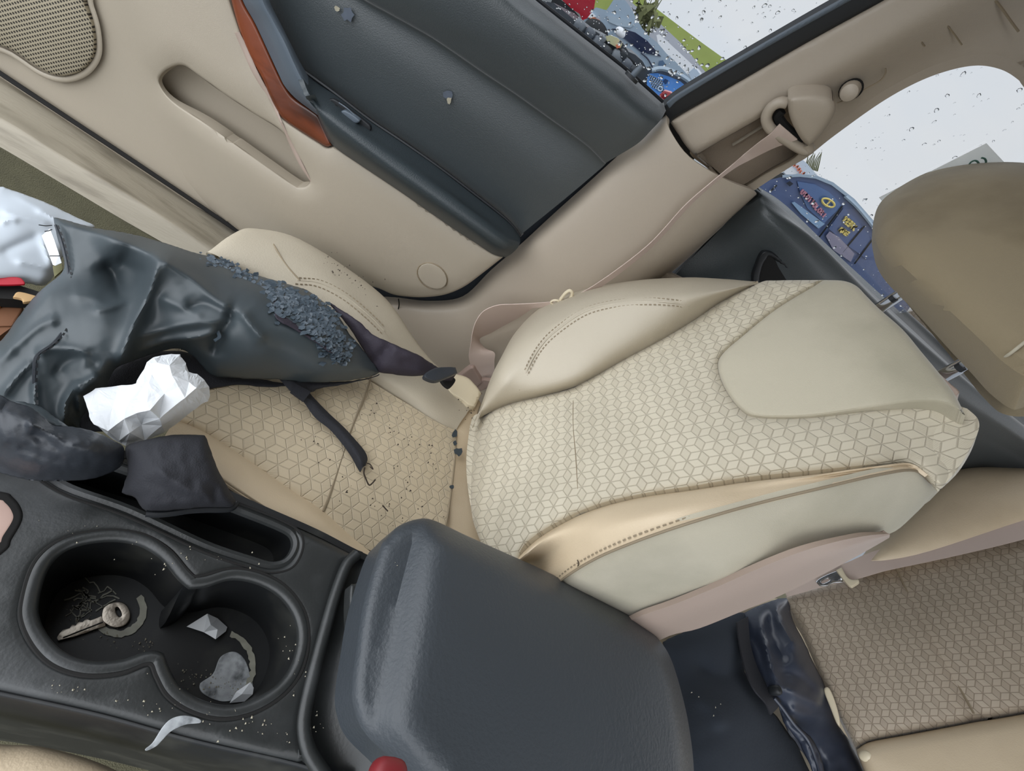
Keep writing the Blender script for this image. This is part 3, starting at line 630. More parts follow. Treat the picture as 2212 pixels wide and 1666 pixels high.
rdoor = [[(1395, 700, .772), (1445, 610, .772), (1540, 512, .775), (1600, 446, .775), (1614, 432, .775), (1626, 418, .775)],
         [(1500, 790, .748), (1560, 640, .742), (1610, 555, .735), (1650, 486, .728), (1662, 466, .730), (1668, 452, .738)],
         [(1640, 900, .745), (1690, 700, .735), (1712, 630, .722), (1735, 570, .712), (1752, 542, .714), (1768, 524, .724)],
         [(1800, 1000, .745), (1830, 830, .735), (1852, 765, .722), (1872, 712, .712), (1888, 684, .714), (1904, 664, .724)],
         [(1980, 1060, .745), (2000, 940, .735), (2030, 890, .722), (2055, 856, .712), (2070, 838, .714), (2086, 822, .724)],
         [(2180, 1075, .745), (2200, 1010, .735), (2215, 990, .722), (2232, 975, .712), (2240, 966, .714), (2250, 955, .724)],
         [(2400, 1150, .745), (2400, 1150, .735), (2410, 1145, .722), (2420, 1140, .712), (2428, 1134, .714), (2436, 1126, .724)]]
def rowsT(R): return [list(c) for c in zip(*R)]
rr_ = rowsT(rdoor)
top1 = [(1632, 410, .765), (1690, 452, .752), (1800, 560, .742), (1952, 700, .742), (2098, 832, .742), (2250, 950, .742), (2440, 1118, .742)]
top2 = [(1636, 402, .78), (1700, 446, .78), (1812, 553, .78), (1964, 692, .78), (2110, 824, .78), (2256, 944, .78), (2446, 1112, .78)]
patch('upper_panel', rr_ + [top1, top2], FX, door_blk, d2, nu=6, nv=6, t=.006)
hd = [(1625, 610), (1632, 575), (1645, 548), (1662, 543), (1682, 555), (1740, 605), (1800, 660), (1740, 700), (1640, 680)]
hdi = [(1641, 612), (1645, 580), (1655, 560), (1668, 557), (1730, 608), (1785, 660), (1735, 690), (1650, 670)]
HX = on('upper_panel')(1690, 610)[0]
slab('handle_bezel', hd, FX, rubber, d2, v=HX - .004, r=.003, t=.006, sp=.02, holes=[hdi])
slab('inner_handle', [(1636, 620), (1650, 560), (1672, 552), (1790, 655), (1735, 695)], FX, dark, d2, v=HX - .0035, r=0, t=.003, sp=.03)
slab('lower_trim', [(1370, 640, 1), (1424, 582, 1), (1480, 606), (1560, 660), (1560, 800), (1380, 760)], FX, head_cloth, d2, v=.752, r=.004, t=.006, sp=.02)
# ------------------------------------------------------------------ front passenger seat
st = thing('car_seat', 'reclined beige front passenger seat with patterned cloth centre and headrest', 'car seat', np.array([.42, -.1, .55]))
vb = np.array([0, -math.sin(a30), math.cos(a30)])
UVB = (X3, vb)
# frame inside the backrest
slab('backrest_core', [(1040, 900), (1200, 720), (1400, 640), (1620, 620), (1860, 650), (2070, 880), (2000, 1040), (1700, 1090), (1350, 1130), (1080, 1180)], FB, velour, st, v=-.055, r=.02, t=.045, sp=.04)
# centre panel
ctr = [(1020, 925, 1), (1035, 903), (1100, 873), (1180, 853), (1240, 835), (1350, 775), (1430, 732), (1500, 690), (1560, 650), (1640, 611), (1680, 606), (1780, 605, 1), (1680, 665), (1608, 722), (1560, 765), (1551, 795), (1566, 840), (1600, 885), (1640, 902), (1750, 902), (1880, 884), (1975, 872), (2035, 874), (2085, 898, 1), (2106, 930), (2102, 965), (2070, 1020), (2026, 1063, 1), (1990, 1022), (1960, 1004), (1900, 1008), (1760, 1022), (1620, 1036), (1500, 1055), (1400, 1070), (1300, 1092), (1220, 1125), (1160, 1160), (1130, 1190), (1120, 1230, 1), (1060, 1220, 1), (1030, 1150), (1018, 1100), (1014, 1000)]
def ctrhf(P, d, to2):
    a = to2(1240, 835); b = to2(1249, 1100); t = (b - a) / np.linalg.norm(b - a); n = np.array([-t[1], t[0]]); s = (P - a) @ n
    tp = to2(2090, 960); q = np.linalg.norm(P - tp, axis=1)
    lo = to2(1015, 1000); ql = np.abs((P - lo) @ n)
    return -.004 * np.exp(-(s / .008)**2) - .03 * np.exp(-(q / .06)**2) - .022 * np.exp(-(ql / .018)**2)
slab('backrest_panel', ctr, FB, pat, st, v=-.008, r=.01, t=.012, sp=.011, dome=.012, hf=ctrhf, uvd=X3, noise=.0012, nsc=9)
tube('seam', [on('backrest_panel')(x, y, .0) for x, y in [(1240, 838), (1238, 870), (1238, 920), (1243, 980), (1247, 1040), (1250, 1098)]], .0006, seamm, st, k=5)
# plain insert under the headrest
ins = [(1780, 605, 1), (1680, 665), (1608, 722), (1560, 765), (1551, 795), (1566, 840), (1600, 885), (1640, 902), (1750, 902), (1880, 884), (1975, 872), (2035, 874), (2085, 898, 1), (2064, 855), (2038, 818), (1990, 760), (1950, 712), (1900, 668), (1872, 640), (1850, 618), (1822, 607)]
slab('backrest_insert', ins, FB, velour, st, v=-.007, r=.007, t=.03, sp=.013, dome=.010, noise=.0015, nsc=7)
# outer (window side) bolster
ob = [[(1022, 925, -.006), (1037, 903, -.006), (1100, 875, -.006), (1180, 855, -.005), (1260, 828, -.004), (1350, 777, -.004), (1430, 734, -.004), (1500, 692, -.004), (1560, 652, -.004), (1640, 612, -.006)],
      [(1024, 920, .0), (1042, 890, .010), (1095, 856, .022), (1170, 834, .026), (1245, 804, .028), (1325, 752, .03), (1405, 710, .03), (1482, 674, .026), (1552, 642, .016), (1638, 611, -.004)],
      [(1026, 914, .004), (1048, 868, .022), (1092, 828, .045), (1145, 772, .052), (1205, 718, .058), (1290, 676, .06), (1390, 656, .056), (1478, 648, .045), (1550, 632, .028), (1638, 610, -.002)],
      [(1028, 910, .004), (1052, 850, .026), (1078, 808, .05), (1120, 748, .056), (1184, 696, .060), (1275, 652, .062), (1380, 632, .056), (1470, 628, .044), (1548, 624, .026), (1636, 609, -.006)],
      [(1030, 906, .0), (1054, 838, .018), (1075, 792, .038), (1112, 732, .042), (1172, 675, .046), (1262, 636, .048), (1370, 614, .042), (1465, 610, .03), (1545, 610, .012), (1634, 608, -.012)],
      [(1031, 902, -.01), (1056, 832, .0), (1080, 778, .008), (1116, 716, .01), (1170, 664, .012), (1255, 627, .012), (1362, 606, .008), (1468, 601, .0), (1560, 603, -.012), (1633, 608, -.02)],
      [(1034, 904, -.06), (1060, 838, -.06), (1088, 788, -.06), (1124, 728, -.06), (1178, 676, -.06), (1262, 640, -.06), (1366, 618, -.06), (1470, 612, -.06), (1560, 614, -.06), (1634, 614, -.06)]]
patch('outer_bolster', ob, FB, vinyl, st, nu=6, nv=6, t=.0015, noise=.0012, nsc=8)
pip = [(1120, 858, .050), (1130, 800, .056), (1160, 752, .059), (1200, 712, .062), (1262, 674, .0645), (1330, 656, .063), (1400, 652, .058), (1455, 660, .050), (1505, 676, .040), (1540, 686, .026)]
pip = [(1124, 850, .034), (1138, 800, .048), (1165, 752, .059), (1200, 716, .0625), (1262, 674, .0645), (1330, 656, .0615), (1400, 651, .058), (1455, 654, .0515), (1490, 661, .04)]
OB = on('outer_bolster'); pip = [(x, y, .0005) for x, y, v in pip]
tube('piping', [OB(*p) for p in pip], .0014, vinyl, st, k=6)
def stitches(name, pth, F, m, parent, w=.0007, n=5, gap=.006, ln=.0035):
    P = so([F(*p) for p in pth], n); L = np.concatenate([[0], np.cumsum(np.linalg.norm(np.diff(P, axis=0), axis=1))]); s = 0; V = []; Fc = []
    at = lambda q: np.array([np.interp(q, L, P[:, i]) for i in range(3)])
    while s + ln < L[-1]:
        a, b = at(s), at(s + ln); vw = (CAM - a) / np.linalg.norm(CAM - a); sd = np.cross(b - a, vw); sd /= np.linalg.norm(sd); k = len(V)
        V += [a - sd * w, b - sd * w, b + sd * w, a + sd * w] + [p + vw * w * 1.5 for p in (a - sd * w, b - sd * w, b + sd * w, a + sd * w)]
        Fc += [(k + 4, k + 5, k + 6, k + 7), (k, k + 1, k + 5, k + 4), (k + 1, k + 2, k + 6, k + 5), (k + 2, k + 3, k + 7, k + 6), (k + 3, k, k + 4, k + 7)]; s += gap
    o = mk(name, V, Fc, m, parent, smooth=False); o['kind'] = 'stuff'; return o
offp = lambda pth, dx, dy, dv=0: [(x + dx, y + dy, v + dv) for x, y, v in pth]
stitches('stitching', offp(pip, -2, -7), OB, seamm, st); stitches('stitching', offp(pip, 3, 7), OB, seamm, st)

# fold line in the bolster
# inner (console side) bolster
ib = [[(1060, 1235, -.02), (1110, 1205, -.012), (1160, 1164, -.008), (1220, 1127, -.008), (1300, 1095, -.008), (1400, 1072, -.008), (1500, 1057, -.008), (1620, 1038, -.008), (1760, 1024, -.008), (1900, 1009, -.008), (1962, 1004, -.010), (2000, 1028, -.014)],
      [(1068, 1250, -.012), (1118, 1216, .0), (1166, 1174, .006), (1228, 1137, .014), (1304, 1104, .018), (1402, 1080, .02), (1502, 1063, .022), (1620, 1043, .022), (1760, 1027, .018), (1900, 1010, .008), (1964, 1005, -.004), (2002, 1029, -.012)],
      [(1080, 1280, .242), (1135, 1240, .242), (1186, 1200, .241), (1246, 1164, .238), (1326, 1132, .236), (1418, 1107, .236), (1518, 1083, .243), (1630, 1058, .254), (1762, 1036, .261), (1898, 1014, .271), (1968, 1007, .278), (2005, 1034, .284)],
      [(1100, 1310, .224), (1160, 1262, .224), (1208, 1226, .224), (1274, 1190, .223), (1356, 1158, .222), (1443, 1130, .223), (1540, 1102, .230), (1645, 1074, .243), (1772, 1044, .251), (1900, 1018, .265), (1972, 1011, .275), (2010, 1039, .2825)],
      [(1120, 1330, .215), (1186, 1274, .215), (1226, 1242, .215), (1290, 1204, .215), (1368, 1171, .215), (1452, 1141, .216), (1545, 1112, .2225), (1650, 1083, .236), (1776, 1053, .245), (1902, 1024, .260), (1976, 1015, .272), (2014, 1043, .281)]]
patch('inner_bolster', ib, FBX, vinyl_c, st, nu=6, nv=5, t=.002, noise=.0010, nsc=8)
wl = [(1140, 1316, .2135), (1188, 1275, .2135), (1227, 1243, .2135), (1291, 1205, .2135), (1369, 1172, .2135), (1453, 1142, .2145), (1546, 1113, .221), (1651, 1084, .2345), (1777, 1054, .2435), (1903, 1025, .2585), (1976, 1017, .270), (2014, 1045, .279)]
tube('piping', [FX(*p) for p in wl], .0013, seamm, st, k=6)
stitches('stitching', [(x, y - 2, .0004) for x, y in [(1192, 1262), (1230, 1230), (1294, 1193), (1372, 1159), (1455, 1130), (1530, 1106)]], on('inner_bolster'), seamm, st)
def sx(d): return [(x - d) for x in (.2155, .2155, .2155, .2155, .2155, .216, .2225, .236, .245, .260, .272, .281)]
def srow(P, d): return [(x, y, q) for (x, y), q in zip(P, sx(d))]
side = [srow([(1120, 1331), (1187, 1275), (1226, 1243), (1290, 1205), (1368, 1172), (1452, 1142), (1545, 1113), (1650, 1084), (1776, 1054), (1902, 1025), (1976, 1016), (2014, 1044)], .0),
        srow([(1140, 1360), (1210, 1300), (1250, 1265), (1320, 1232), (1400, 1205), (1490, 1180), (1580, 1155), (1680, 1128), (1800, 1098), (1915, 1070), (1985, 1048), (2018, 1052)], .004),
        srow([(1180, 1400), (1260, 1345), (1310, 1310), (1380, 1290), (1460, 1270), (1560, 1240), (1650, 1208), (1740, 1175), (1840, 1145), (1930, 1115), (1990, 1080), (2020, 1062)], .006),
        srow([(1220, 1440), (1300, 1390), (1360, 1345), (1430, 1320), (1520, 1285), (1610, 1250), (1700, 1215), (1790, 1185), (1870, 1165), (1935, 1148), (1985, 1105), (2018, 1068)], .006)]
patch('side_cover', side, FX, velour, st, nu=7, nv=5, t=.008, noise=.0012, nsc=7)
sh = [[(1250, 1430, 00.2005), (1310, 1375, 00.2005), (1372, 1336, 00.2005), (1450, 1308, 00.2005), (1540, 1272, 00.2020), (1630, 1232, 00.2050), (1720, 1196, 00.2110), (1800, 1172, 00.2190), (1870, 1158, 00.2290), (1922, 1153, 00.2390)],
      [(1260, 1460, 00.1975), (1320, 1410, 00.1975), (1390, 1365, 00.1975), (1470, 1335, 00.1975), (1560, 1300, 00.1990), (1650, 1262, 00.2020), (1740, 1222, 00.2080), (1815, 1192, 00.2160), (1880, 1170, 00.2280), (1922, 1157, 00.2380)],
      [(1270, 1500, 00.2000), (1330, 1450, 00.2000), (1428, 1382, 00.2000), (1510, 1358, 00.2000), (1600, 1322, 00.2020), (1690, 1285, 00.2050), (1780, 1240, 00.2110), (1840, 1208, 00.2190), (1890, 1180, 00.2310), (1921, 1162, 00.2400)]]
patch('back_shell', sh, FX, shield, st, nu=6, nv=5, t=.006, label='taupe plastic rear shell edge')
# back of seat closing sheet
# ---- headrest
hr = thing_h = None
hface = [(1886, 520), (1888, 472), (1905, 434), (1950, 400), (2010, 370), (2080, 355), (2150, 350), (2230, 354), (2310, 376), (2380, 430), (2415, 540), (2395, 690), (2330, 790), (2250, 832), (2190, 828), (2134, 792), (2085, 742), (2022, 680), (1955, 612), (1908, 565)]
def hrhf(P, d, to2): return 0 * d
hb = slab('headrest', hface, FB, velour_d, st, v=.01, r=.04, t=.012, sp=.016, dome=.006, hf=hrhf, noise=.002, nsc=7, label='soiled beige cloth headrest')
hs = [(x, y, .070) for x, y in []]
tube('headrest_seam', [on('headrest')(x, y, .0006) for x, y in [(2128, 806), (2150, 787), (2185, 762), (2230, 728), (2300, 690)]], .0013, velour, hb, k=8)
hbot = slab('headrest_underside', [(1915, 540), (1945, 600), (2002, 668), (2062, 738), (2106, 792), (2136, 826), (2175, 856), (2240, 862), (2330, 830), (2380, 720), (2300, 600), (2000, 500), (1915, 510)], FB, velour_d, hb, v=-.018, r=.01, t=.02, sp=.03)
for (b0, b1) in (((1897, 668), (1962, 624)), ((2037, 812), (2112, 772))):
    p0, p1 = FB(b0[0], b0[1], -.022), FB(b1[0], b1[1], .0); dv_ = p1 - p0
    q = tube('headrest_post', [p0 - dv_ * .4, p0, p1, p1 + dv_ * .35], .0068, chrome, st, k=16, spline=False, label='chrome headrest post')
    tube('post_notch', [p0 + dv_ * .55 + np.array([-.004, .004, -.004]), p0 + dv_ * .7 + np.array([-.004, .004, -.004])], .0045, rubber, q, k=8, spline=False)
slab('post_guide', [(1868, 652, 1), (1876, 650, 1), (1895, 668), (1912, 686), (1916, 702, 1), (1905, 700)], FB, shield, st, v=-.012, r=.002, t=.02, sp=.01)
slab('post_guide', [(1996, 792, 1), (2008, 790, 1), (2030, 808), (2052, 828), (2072, 846), (2066, 856, 1), (2046, 850)], FB, shield, st, v=-.012, r=.002, t=.02, sp=.01)
# ---- cushion
UVC = (X3, Y3)
cf = [[(520, 640, -.50), (660, 745, -.50), (760, 800, -.50), (860, 860, -.50), (940, 910, -.503), (985, 930, -.508)],
      [(400, 700, -.495), (560, 790, -.488), (700, 850, -.490), (820, 915, -.493), (910, 960, -.498), (982, 990, -.508)],
      [(330, 790, -.49), (470, 850, -.484), (620, 930, -.486), (770, 1000, -.490), (880, 1050, -.497), (975, 1060, -.508)],
      [(300, 860, -.49), (430, 905, -.484), (560, 985, -.486), (700, 1070, -.490), (830, 1110, -.497), (968, 1130, -.508)],
      [(290, 885, -.496), (400, 930, -.496), (500, 1000, -.496), (640, 1085, -.498), (780, 1180, -.50), (965, 1240, -.510)]]
cfr = rowsT(cf)
patch('cushion_panel', cfr, FZ, pat_c, st, nu=10, nv=10, t=.02, uvd=UVC, noise=.0015, nsc=9)
tube('seam', [FZ(*p) for p in [(802, 812, -.492), (790, 850, -.490), (762, 920, -.489), (735, 1000, -.4885), (712, 1070, -.489), (698, 1105, -.4935)]], .0014, seamm, st, k=5)
# cushion inner bolster (by the console)
cb = [[(380, 905, -.496), (430, 925, -.495), (480, 952, -.495), (560, 1005, -.495), (640, 1062, -.496), (700, 1103, -.497), (760, 1160, -.498), (830, 1215, -.50)],
      [(370, 920, -.470), (425, 938, -.470), (470, 968, -.470), (545, 1022, -.472), (620, 1075, -.475), (690, 1120, -.48), (750, 1172, -.488), (820, 1222, -.496)],
      [(355, 945, -.462), (410, 965, -.462), (458, 1000, -.462), (525, 1050, -.464), (600, 1100, -.468), (670, 1140, -.476), (740, 1185, -.486), (815, 1230, -.496)],
      [(350, 975, -.468), (400, 995, -.468), (455, 1030, -.468), (515, 1068, -.470), (590, 1115, -.474), (660, 1155, -.482), (730, 1195, -.49), (800, 1240, -.50)],
      [(345, 1010, -.52), (395, 1030, -.52), (450, 1065, -.52), (510, 1100, -.52), (590, 1150, -.52), (655, 1185, -.52), (722, 1215, -.52), (790, 1260, -.52)]]
patch('cushion_inner_bolster', cb, FZ, vinyl_c, st, nu=6, nv=6, t=.008)
tube('piping', [FZ(*p) for p in [(455, 1018, -.465), (492, 1048, -.466), (545, 1084, -.469), (600, 1117, -.474), (650, 1150, -.481)]], .002, vinyl_c, st, k=6)
# cushion front/outer bolster (window side)
co = [[(560, 640, -.50), (600, 690, -.505), (660, 745, -.505), (760, 800, -.505), (860, 860, -.505), (940, 910, -.505), (985, 930, -.51)],
      [(520, 600, -.475), (590, 640, -.475), (660, 700, -.478), (760, 765, -.482), (860, 828, -.488), (940, 880, -.495), (995, 912, -.505)],
      [(480, 560, -.455), (580, 590, -.455), (665, 640, -.460), (760, 700, -.468), (850, 775, -.478), (930, 840, -.49), (1010, 890, -.505)],
      [(450, 545, -.455), (520, 522, -.452), (640, 560, -.452), (735, 622, -.458), (815, 700, -.470), (895, 790, -.485), (1020, 860, -.51)],
      [(445, 550, -.475), (510, 500, -.470), (560, 496, -.468), (650, 520, -.468), (760, 590, -.474), (850, 665, -.485), (905, 760, -.50)],
      [(450, 560, -.53), (505, 515, -.53), (560, 508, -.53), (648, 532, -.53), (752, 600, -.53), (838, 672, -.535), (890, 765, -.545)]]
patch('cushion_outer_bolster', co, FZ, vinyl, st, nu=6, nv=6, t=.008, noise=.0012, nsc=8)
stp = [(642, 606, -.4515), (690, 612, -.4535), (745, 640, -.4595), (795, 680, -.467), (830, 715, -.4735)]
CO = on('cushion_outer_bolster'); stp = [(x, y, .0004) for x, y, v in stp]
tube('piping', [CO(*p) for p in stp], .0010, vinyl, st, k=5); stitches('stitching', offp(stp, 4, -6), CO, seamm, st); stitches('stitching', offp(stp, -4, 7), CO, seamm, st)
tube('seam', [CO(*p) for p in [(580, 508), (592, 530), (618, 572), (648, 606)]], .001, seamm, st, k=5)
# fabric below the crease
slab('cushion_rear_edge', [(850, 855, 1), (985, 930, 1), (978, 1010), (966, 1110), (955, 1240, 1), (1100, 1260, 1), (1040, 1100), (1030, 1000), (1032, 900), (1030, 860), (920, 800, 1)], FZ, vinyl_c, st, v=-.516, r=.004, t=.03, sp=.02)
tube('seam', [FZ(*p) for p in [(985, 930, -.503), (983, 985, -.503), (976, 1050, -.503), (968, 1110, -.503), (962, 1140, -.503)]], .0016, seamm, st, k=5)
slab('recliner_cover', [(925, 800), (960, 832), (975, 850), (1000, 866), (1012, 876), (1026, 880, 1), (1040, 850, 1), (1025, 830), (1000, 812)], FZ, cream, st, v=-.50, r=.004, t=.01, sp=.01, label='cream plastic recliner cover')
# flakes of leather in the crease + crumbs
def scatter(name, regs, F, m, label, parent=None, seed=1, s=(.0007, .002), cat='debris'):
    r = np.random.default_rng(seed); V = []; Fc = []
    for (x0, y0, x1, y1, v, n) in regs:
        for _ in range(n):
            a, b = r.random(), r.normal() * .5; L = math.hypot(x1 - x0, y1 - y0) + 1e-6; wdt = 30
            px = x0 + (x1 - x0) * a - (y1 - y0) / L * b * wdt; py = y0 + (y1 - y0) * a + (x1 - x0) / L * b * wdt
            c = F(px, py, v); q = s[0] + (s[1] - s[0]) * r.random()**2; k = len(V); D_ = r.normal(size=(4, 3)); 
            vw = (CAM - c) / np.linalg.norm(CAM - c)
            D_ = np.array([[1, 1, 1], [1, -1, -1], [-1, 1, -1], [-1, -1, 1]]) * r.uniform(.4, 1.3, (4, 3)); V += [c + d * q * .7 for d in D_]
            Fc += [(k, k + 1, k + 2), (k, k + 3, k + 1), (k, k + 2, k + 3), (k + 1, k + 3, k + 2)]
    o = mk(name, V, Fc, m, parent, smooth=False)
    if parent is None: props(o, label, cat, kind='stuff')
    else: o['kind'] = 'stuff'
    return o
scatter('dark_crumbs', [(700, 560, 830, 640, -.456, 40), (860, 1000, 950, 1180, -.490, 30), (780, 880, 960, 1000, -.488, 45), (800, 1080, 900, 1150, -.490, 20), (650, 920, 760, 1080, -.484, 14), (1000, 850, 1020, 920, -.500, 20)], FZ, darkcrumb, 'tiny dark crumbs sprinkled over the seat cushion', s=(.0007, .0018))
for i, (c, q) in enumerate((((982, 938), 8), ((990, 976), 9), ((984, 958), 5), ((976, 1052), 5))):
    props(chip('leather_flake', c, FZ, -.500, q, slatec, None, seed=20 + i), ('slate-grey leather flake at the far end of the seat crease, nearest the door', 'largest slate-grey leather flake in the middle of the seat crease', 'small slate-grey flake just above the largest flake in the seat crease', 'slate-grey leather flake at the near end of the seat crease, nearest the armrest lid')[i], 'flake', group='leather flakes in the seat crease')
props(tube('twig', [FZ(826, 1092, -.482), FZ(838, 1105, -.482)], .0008, darkcrumb, None, k=5), 'short dark splinter lying on the seat cushion near the armrest lid', 'splinter')
props(tube('twig', [on('inner_bolster')(1247, 1210, .0008), on('inner_bolster')(1250, 1217, .001), on('inner_bolster')(1248, 1224, .0008)], .0005, darkcrumb, None, k=5), 'tiny dark twig on the inner side of the backrest', 'splinter')
# ------------------------------------------------------------------ front seat belt
sb = thing('seat_belt', 'beige front shoulder belt running from the pillar down to a looped slack end', 'seat belt', FX(1250, 640, .66))
cvr = [(1702, 214, 1), (1722, 206), (1760, 204), (1790, 210), (1802, 222), (1804, 240), (1790, 268), (1768, 296), (1747, 316, 1), (1730, 300), (1712, 268), (1703, 240)]
slab('guide_cover', cvr, FU, beige_pillar, sb, v=.034, r=.006, t=.024, sp=.008, dome=.003)
rg = [(1700, 222), (1682, 222), (1664, 234), (1655, 255), (1662, 275), (1680, 290), (1705, 306), (1732, 322), (1748, 325), (1742, 310)]
tube('guide_ring', [FU(x, y, .022) for x, y in rg], .0065, beige_pillar, sb, k=10)
tube('guide_slot', [FU(x, y, .016) for x, y in [(1690, 238), (1680, 250), (1690, 268), (1712, 290), (1730, 305)]], .006, dark, sb, k=8)
def ribbon(name, A, B, F, m, parent, t=.0012, nu=8, mid=0):
    rows = [[a, b] if not mid else [a, ((a[0] + b[0]) / 2, (a[1] + b[1]) / 2, (a[2] + b[2]) / 2 - mid), b] for a, b in zip(A, B)]
    return patch(name, rows, F, m, parent, nu=nu, nv=4, t=t)
A = [(1684, 268, .03), (1664, 290, .03), (1640, 308, .026), (1608, 334, .02), (1578, 360, .69), (1530, 400, .682), (1478, 446, .676), (1400, 530, .675), (1300, 606, .662), (1226, 650, .655)]
Bq = [(1722, 302, .03), (1695, 312, .024), (1668, 322, .018), (1622, 345, .012), (1584, 366, .695), (1534, 405, .688), (1484, 452, .682), (1406, 537, .682), (1308, 614, .668), (1238, 657, .66)]
ribbon('shoulder_webbing', A, Bq, FUX, web, sb)
# loop of slack webbing
LA = [(1208, 651, .655), (1150, 656, .655), (1110, 658, .655), (1075, 660, .652), (1046, 672, .650), (1030, 692, .648), (1022, 715, .646), (1017, 745, .644), (1013, 772, .642), (1021, 798, .644), (1040, 815, .650), (1056, 819, .656)]
LB = [(1206, 664, .655), (1155, 666, .66), (1140, 674, .672), (1115, 690, .685), (1085, 706, .690), (1060, 720, .690), (1036, 733, .682), (1048, 752, .670), (1068, 762, .664), (1068, 780, .660), (1068, 800, .660), (1068, 818, .660)]
ribbon('slack_webbing', LA, LB, FX, web, sb, nu=7)
sl = [(1019, 793), (1030, 806), (1041, 826, 1), (1020, 843), (1003, 855), (985, 848), (971, 838), (976, 828), (990, 813)]
slab('anchor_sleeve', sl, FX, web_d, sb, v=.640, r=.004, t=.010, sp=.008)
slab('anchor_sleeve_flap', [(1035, 822), (1060, 822), (1068, 818), (1066, 826), (1046, 842), (1020, 848), (1008, 850)], FX, web_d, sb, v=.645, r=.003, t=.006, sp=.008)
rgp = [(1196, 676), (1203, 682), (1209, 672), (1216, 658), (1231, 646), (1236, 634), (1230, 628), (1219, 636), (1208, 652), (1199, 668)]
tube('belt_stop', [FX(x, y, .648) for x, y in rgp], .0028, cream, sb, k=8, closed=True, label='cream plastic belt stop')
tube('stop_button', [FX(x, y, .646) for x, y in [(1190, 653), (1196, 649), (1206, 650), (1203, 656), (1194, 657)]], .0018, cream, sb, k=6, closed=True)
slab('belt_tongue', [(1150, 692, 1), (1188, 673, 1), (1194, 677, 1), (1190, 682, 1), (1156, 698, 1)], FX, dark, sb, v=.650, r=.001, t=.003, sp=.01)
# ------------------------------------------------------------------ centre console
cs = thing('center_console', 'dusty black centre console with two cup holders and padded armrest lid', 'console', np.array([.1, -.02, .5]))
ZC = -.45
cup = [(60, 1304), (86, 1224), (140, 1176), (224, 1157), (300, 1164), (356, 1194), (396, 1240), (416, 1259, 1), (444, 1255), (500, 1240), (560, 1250), (612, 1280), (646, 1328), (655, 1384), (638, 1448), (600, 1496), (540, 1531), (480, 1542), (420, 1528), (372, 1496), (348, 1456), (338, 1426, 1), (316, 1425), (260, 1443), (192, 1448), (132, 1432), (92, 1400), (64, 1352)]
slot = [(60, 985), (70, 960), (110, 962), (250, 1008), (420, 1066), (520, 1104), (600, 1136), (632, 1156), (638, 1184), (620, 1214), (586, 1224), (540, 1212), (440, 1178), (280, 1104), (150, 1058), (90, 1020)]
cbody = [(-120, 950, 1), (60, 930), (250, 985), (420, 1045), (560, 1106), (680, 1158), (776, 1206, 1), (752, 1216, 1), (742, 1222), (722, 1283), (702, 1352), (677, 1446), (658, 1527), (653, 1576), (665, 1625), (700, 1672, 1), (640, 1650, 1), (420, 1600), (220, 1545), (0, 1496), (-120, 1470, 1)]
slotI = sm(slot, 6); cupI = sm(cup, 6)
def zgrow(px_list, z, s, dz_px=None):
    P = np.array([FZ(x, y, z) for x, y in px_list]); return P
slab('console_top', cbody, FZ, black_cn, cs, v=ZC, r=.008, t=.004, sp=.010, holes=[cup, slot], back=True, noise=.0006, nsc=10)
def well(name, outl, v, depth, taper, m, parent, floor=True, steps=6, rim=None):
    P = np.array([FZ(x, y, v) for x, y in outl]); 
    n = len(P); V = []; 
    for k in range(steps + 1):
        f = k / steps
        Q = P.copy(); c = P.mean(0)
        Q[:, :2] = c[:2] + (P[:, :2] - c[:2]) * (1 - (1 - taper) * f); Q[:, 2] = P[:, 2] - depth * f; V += list(Q)
    F = []
    for k in range(steps):
        for i in range(n): F.append((k * n + i, (k + 1) * n + i, (k + 1) * n + (i + 1) % n, k * n + (i + 1) % n))
    if floor: F.append([steps * n + i for i in range(n)])
    return mk(name, V, F, m, parent)
# cup holder: two rounded wells meeting at a waist
def cupwell():
    P = np.array([FZ(x, y, ZC + .004) for x, y in cupI])
    ca = FZ(232, 1312, ZC)[:2]; cb_ = FZ(502, 1392, ZC)[:2]; n = len(P); V = []; S = 7; dep = .072
    ax = (cb_ - ca) / np.linalg.norm(cb_ - ca); mid = (ca + cb_) / 2
    for k in range(S + 1):
        f = k / S; tp = 1 - .16 * f
        for p in P:
            s = float((p[:2] - mid) @ ax); w = 1 / (1 + math.exp(-s / .003)); c = ca * (1 - w) + cb_ * w
            q = c + (p[:2] - c) * tp; V.append([q[0], q[1], p[2] - dep * f])
    F = []
    for k in range(S):
        for i in range(n): F.append((k * n + i, (k + 1) * n + i, (k + 1) * n + (i + 1) % n, k * n + (i + 1) % n))
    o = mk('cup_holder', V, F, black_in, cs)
    fl = np.array(V[S * n:]); zf = fl[0][2]; c0 = fl.mean(0)
    res = delaunay_2d_cdt([Vector(p[:2]) for p in fl], [(i, (i + 1) % n) for i in range(n)], [], 1, 1e-6)
    mk('cup_floor', [(v[0], v[1], zf) for v in res[0]], [list(f) for f in res[2]], black_in, o)
    return o, zf, ca, cb_
ch, zfl, cA, cB = cupwell()
tube('cup_rim', [FZ(x, y, ZC + .004) for x, y in cupI], .0052, black_cn, ch, closed=True, spline=False, k=10)
gro = sm([(47, 1304), (74, 1216), (134, 1166), (224, 1147), (304, 1154), (362, 1186), (402, 1230), (420, 1246), (444, 1243), (500, 1229), (566, 1239), (620, 1270), (658, 1322), (667, 1384), (650, 1454), (608, 1506), (544, 1542), (478, 1553), (414, 1538), (363, 1505), (338, 1462), (328, 1438), (312, 1436), (262, 1455), (190, 1460), (126, 1444), (82, 1410), (52, 1356)], 6)
tube('rim_groove', [FZ(x, y, ZC + .0075) for x, y in gro], .0014, dark, ch, closed=True, spline=False, k=6)
zf = zfl - CAM[2] + .0006
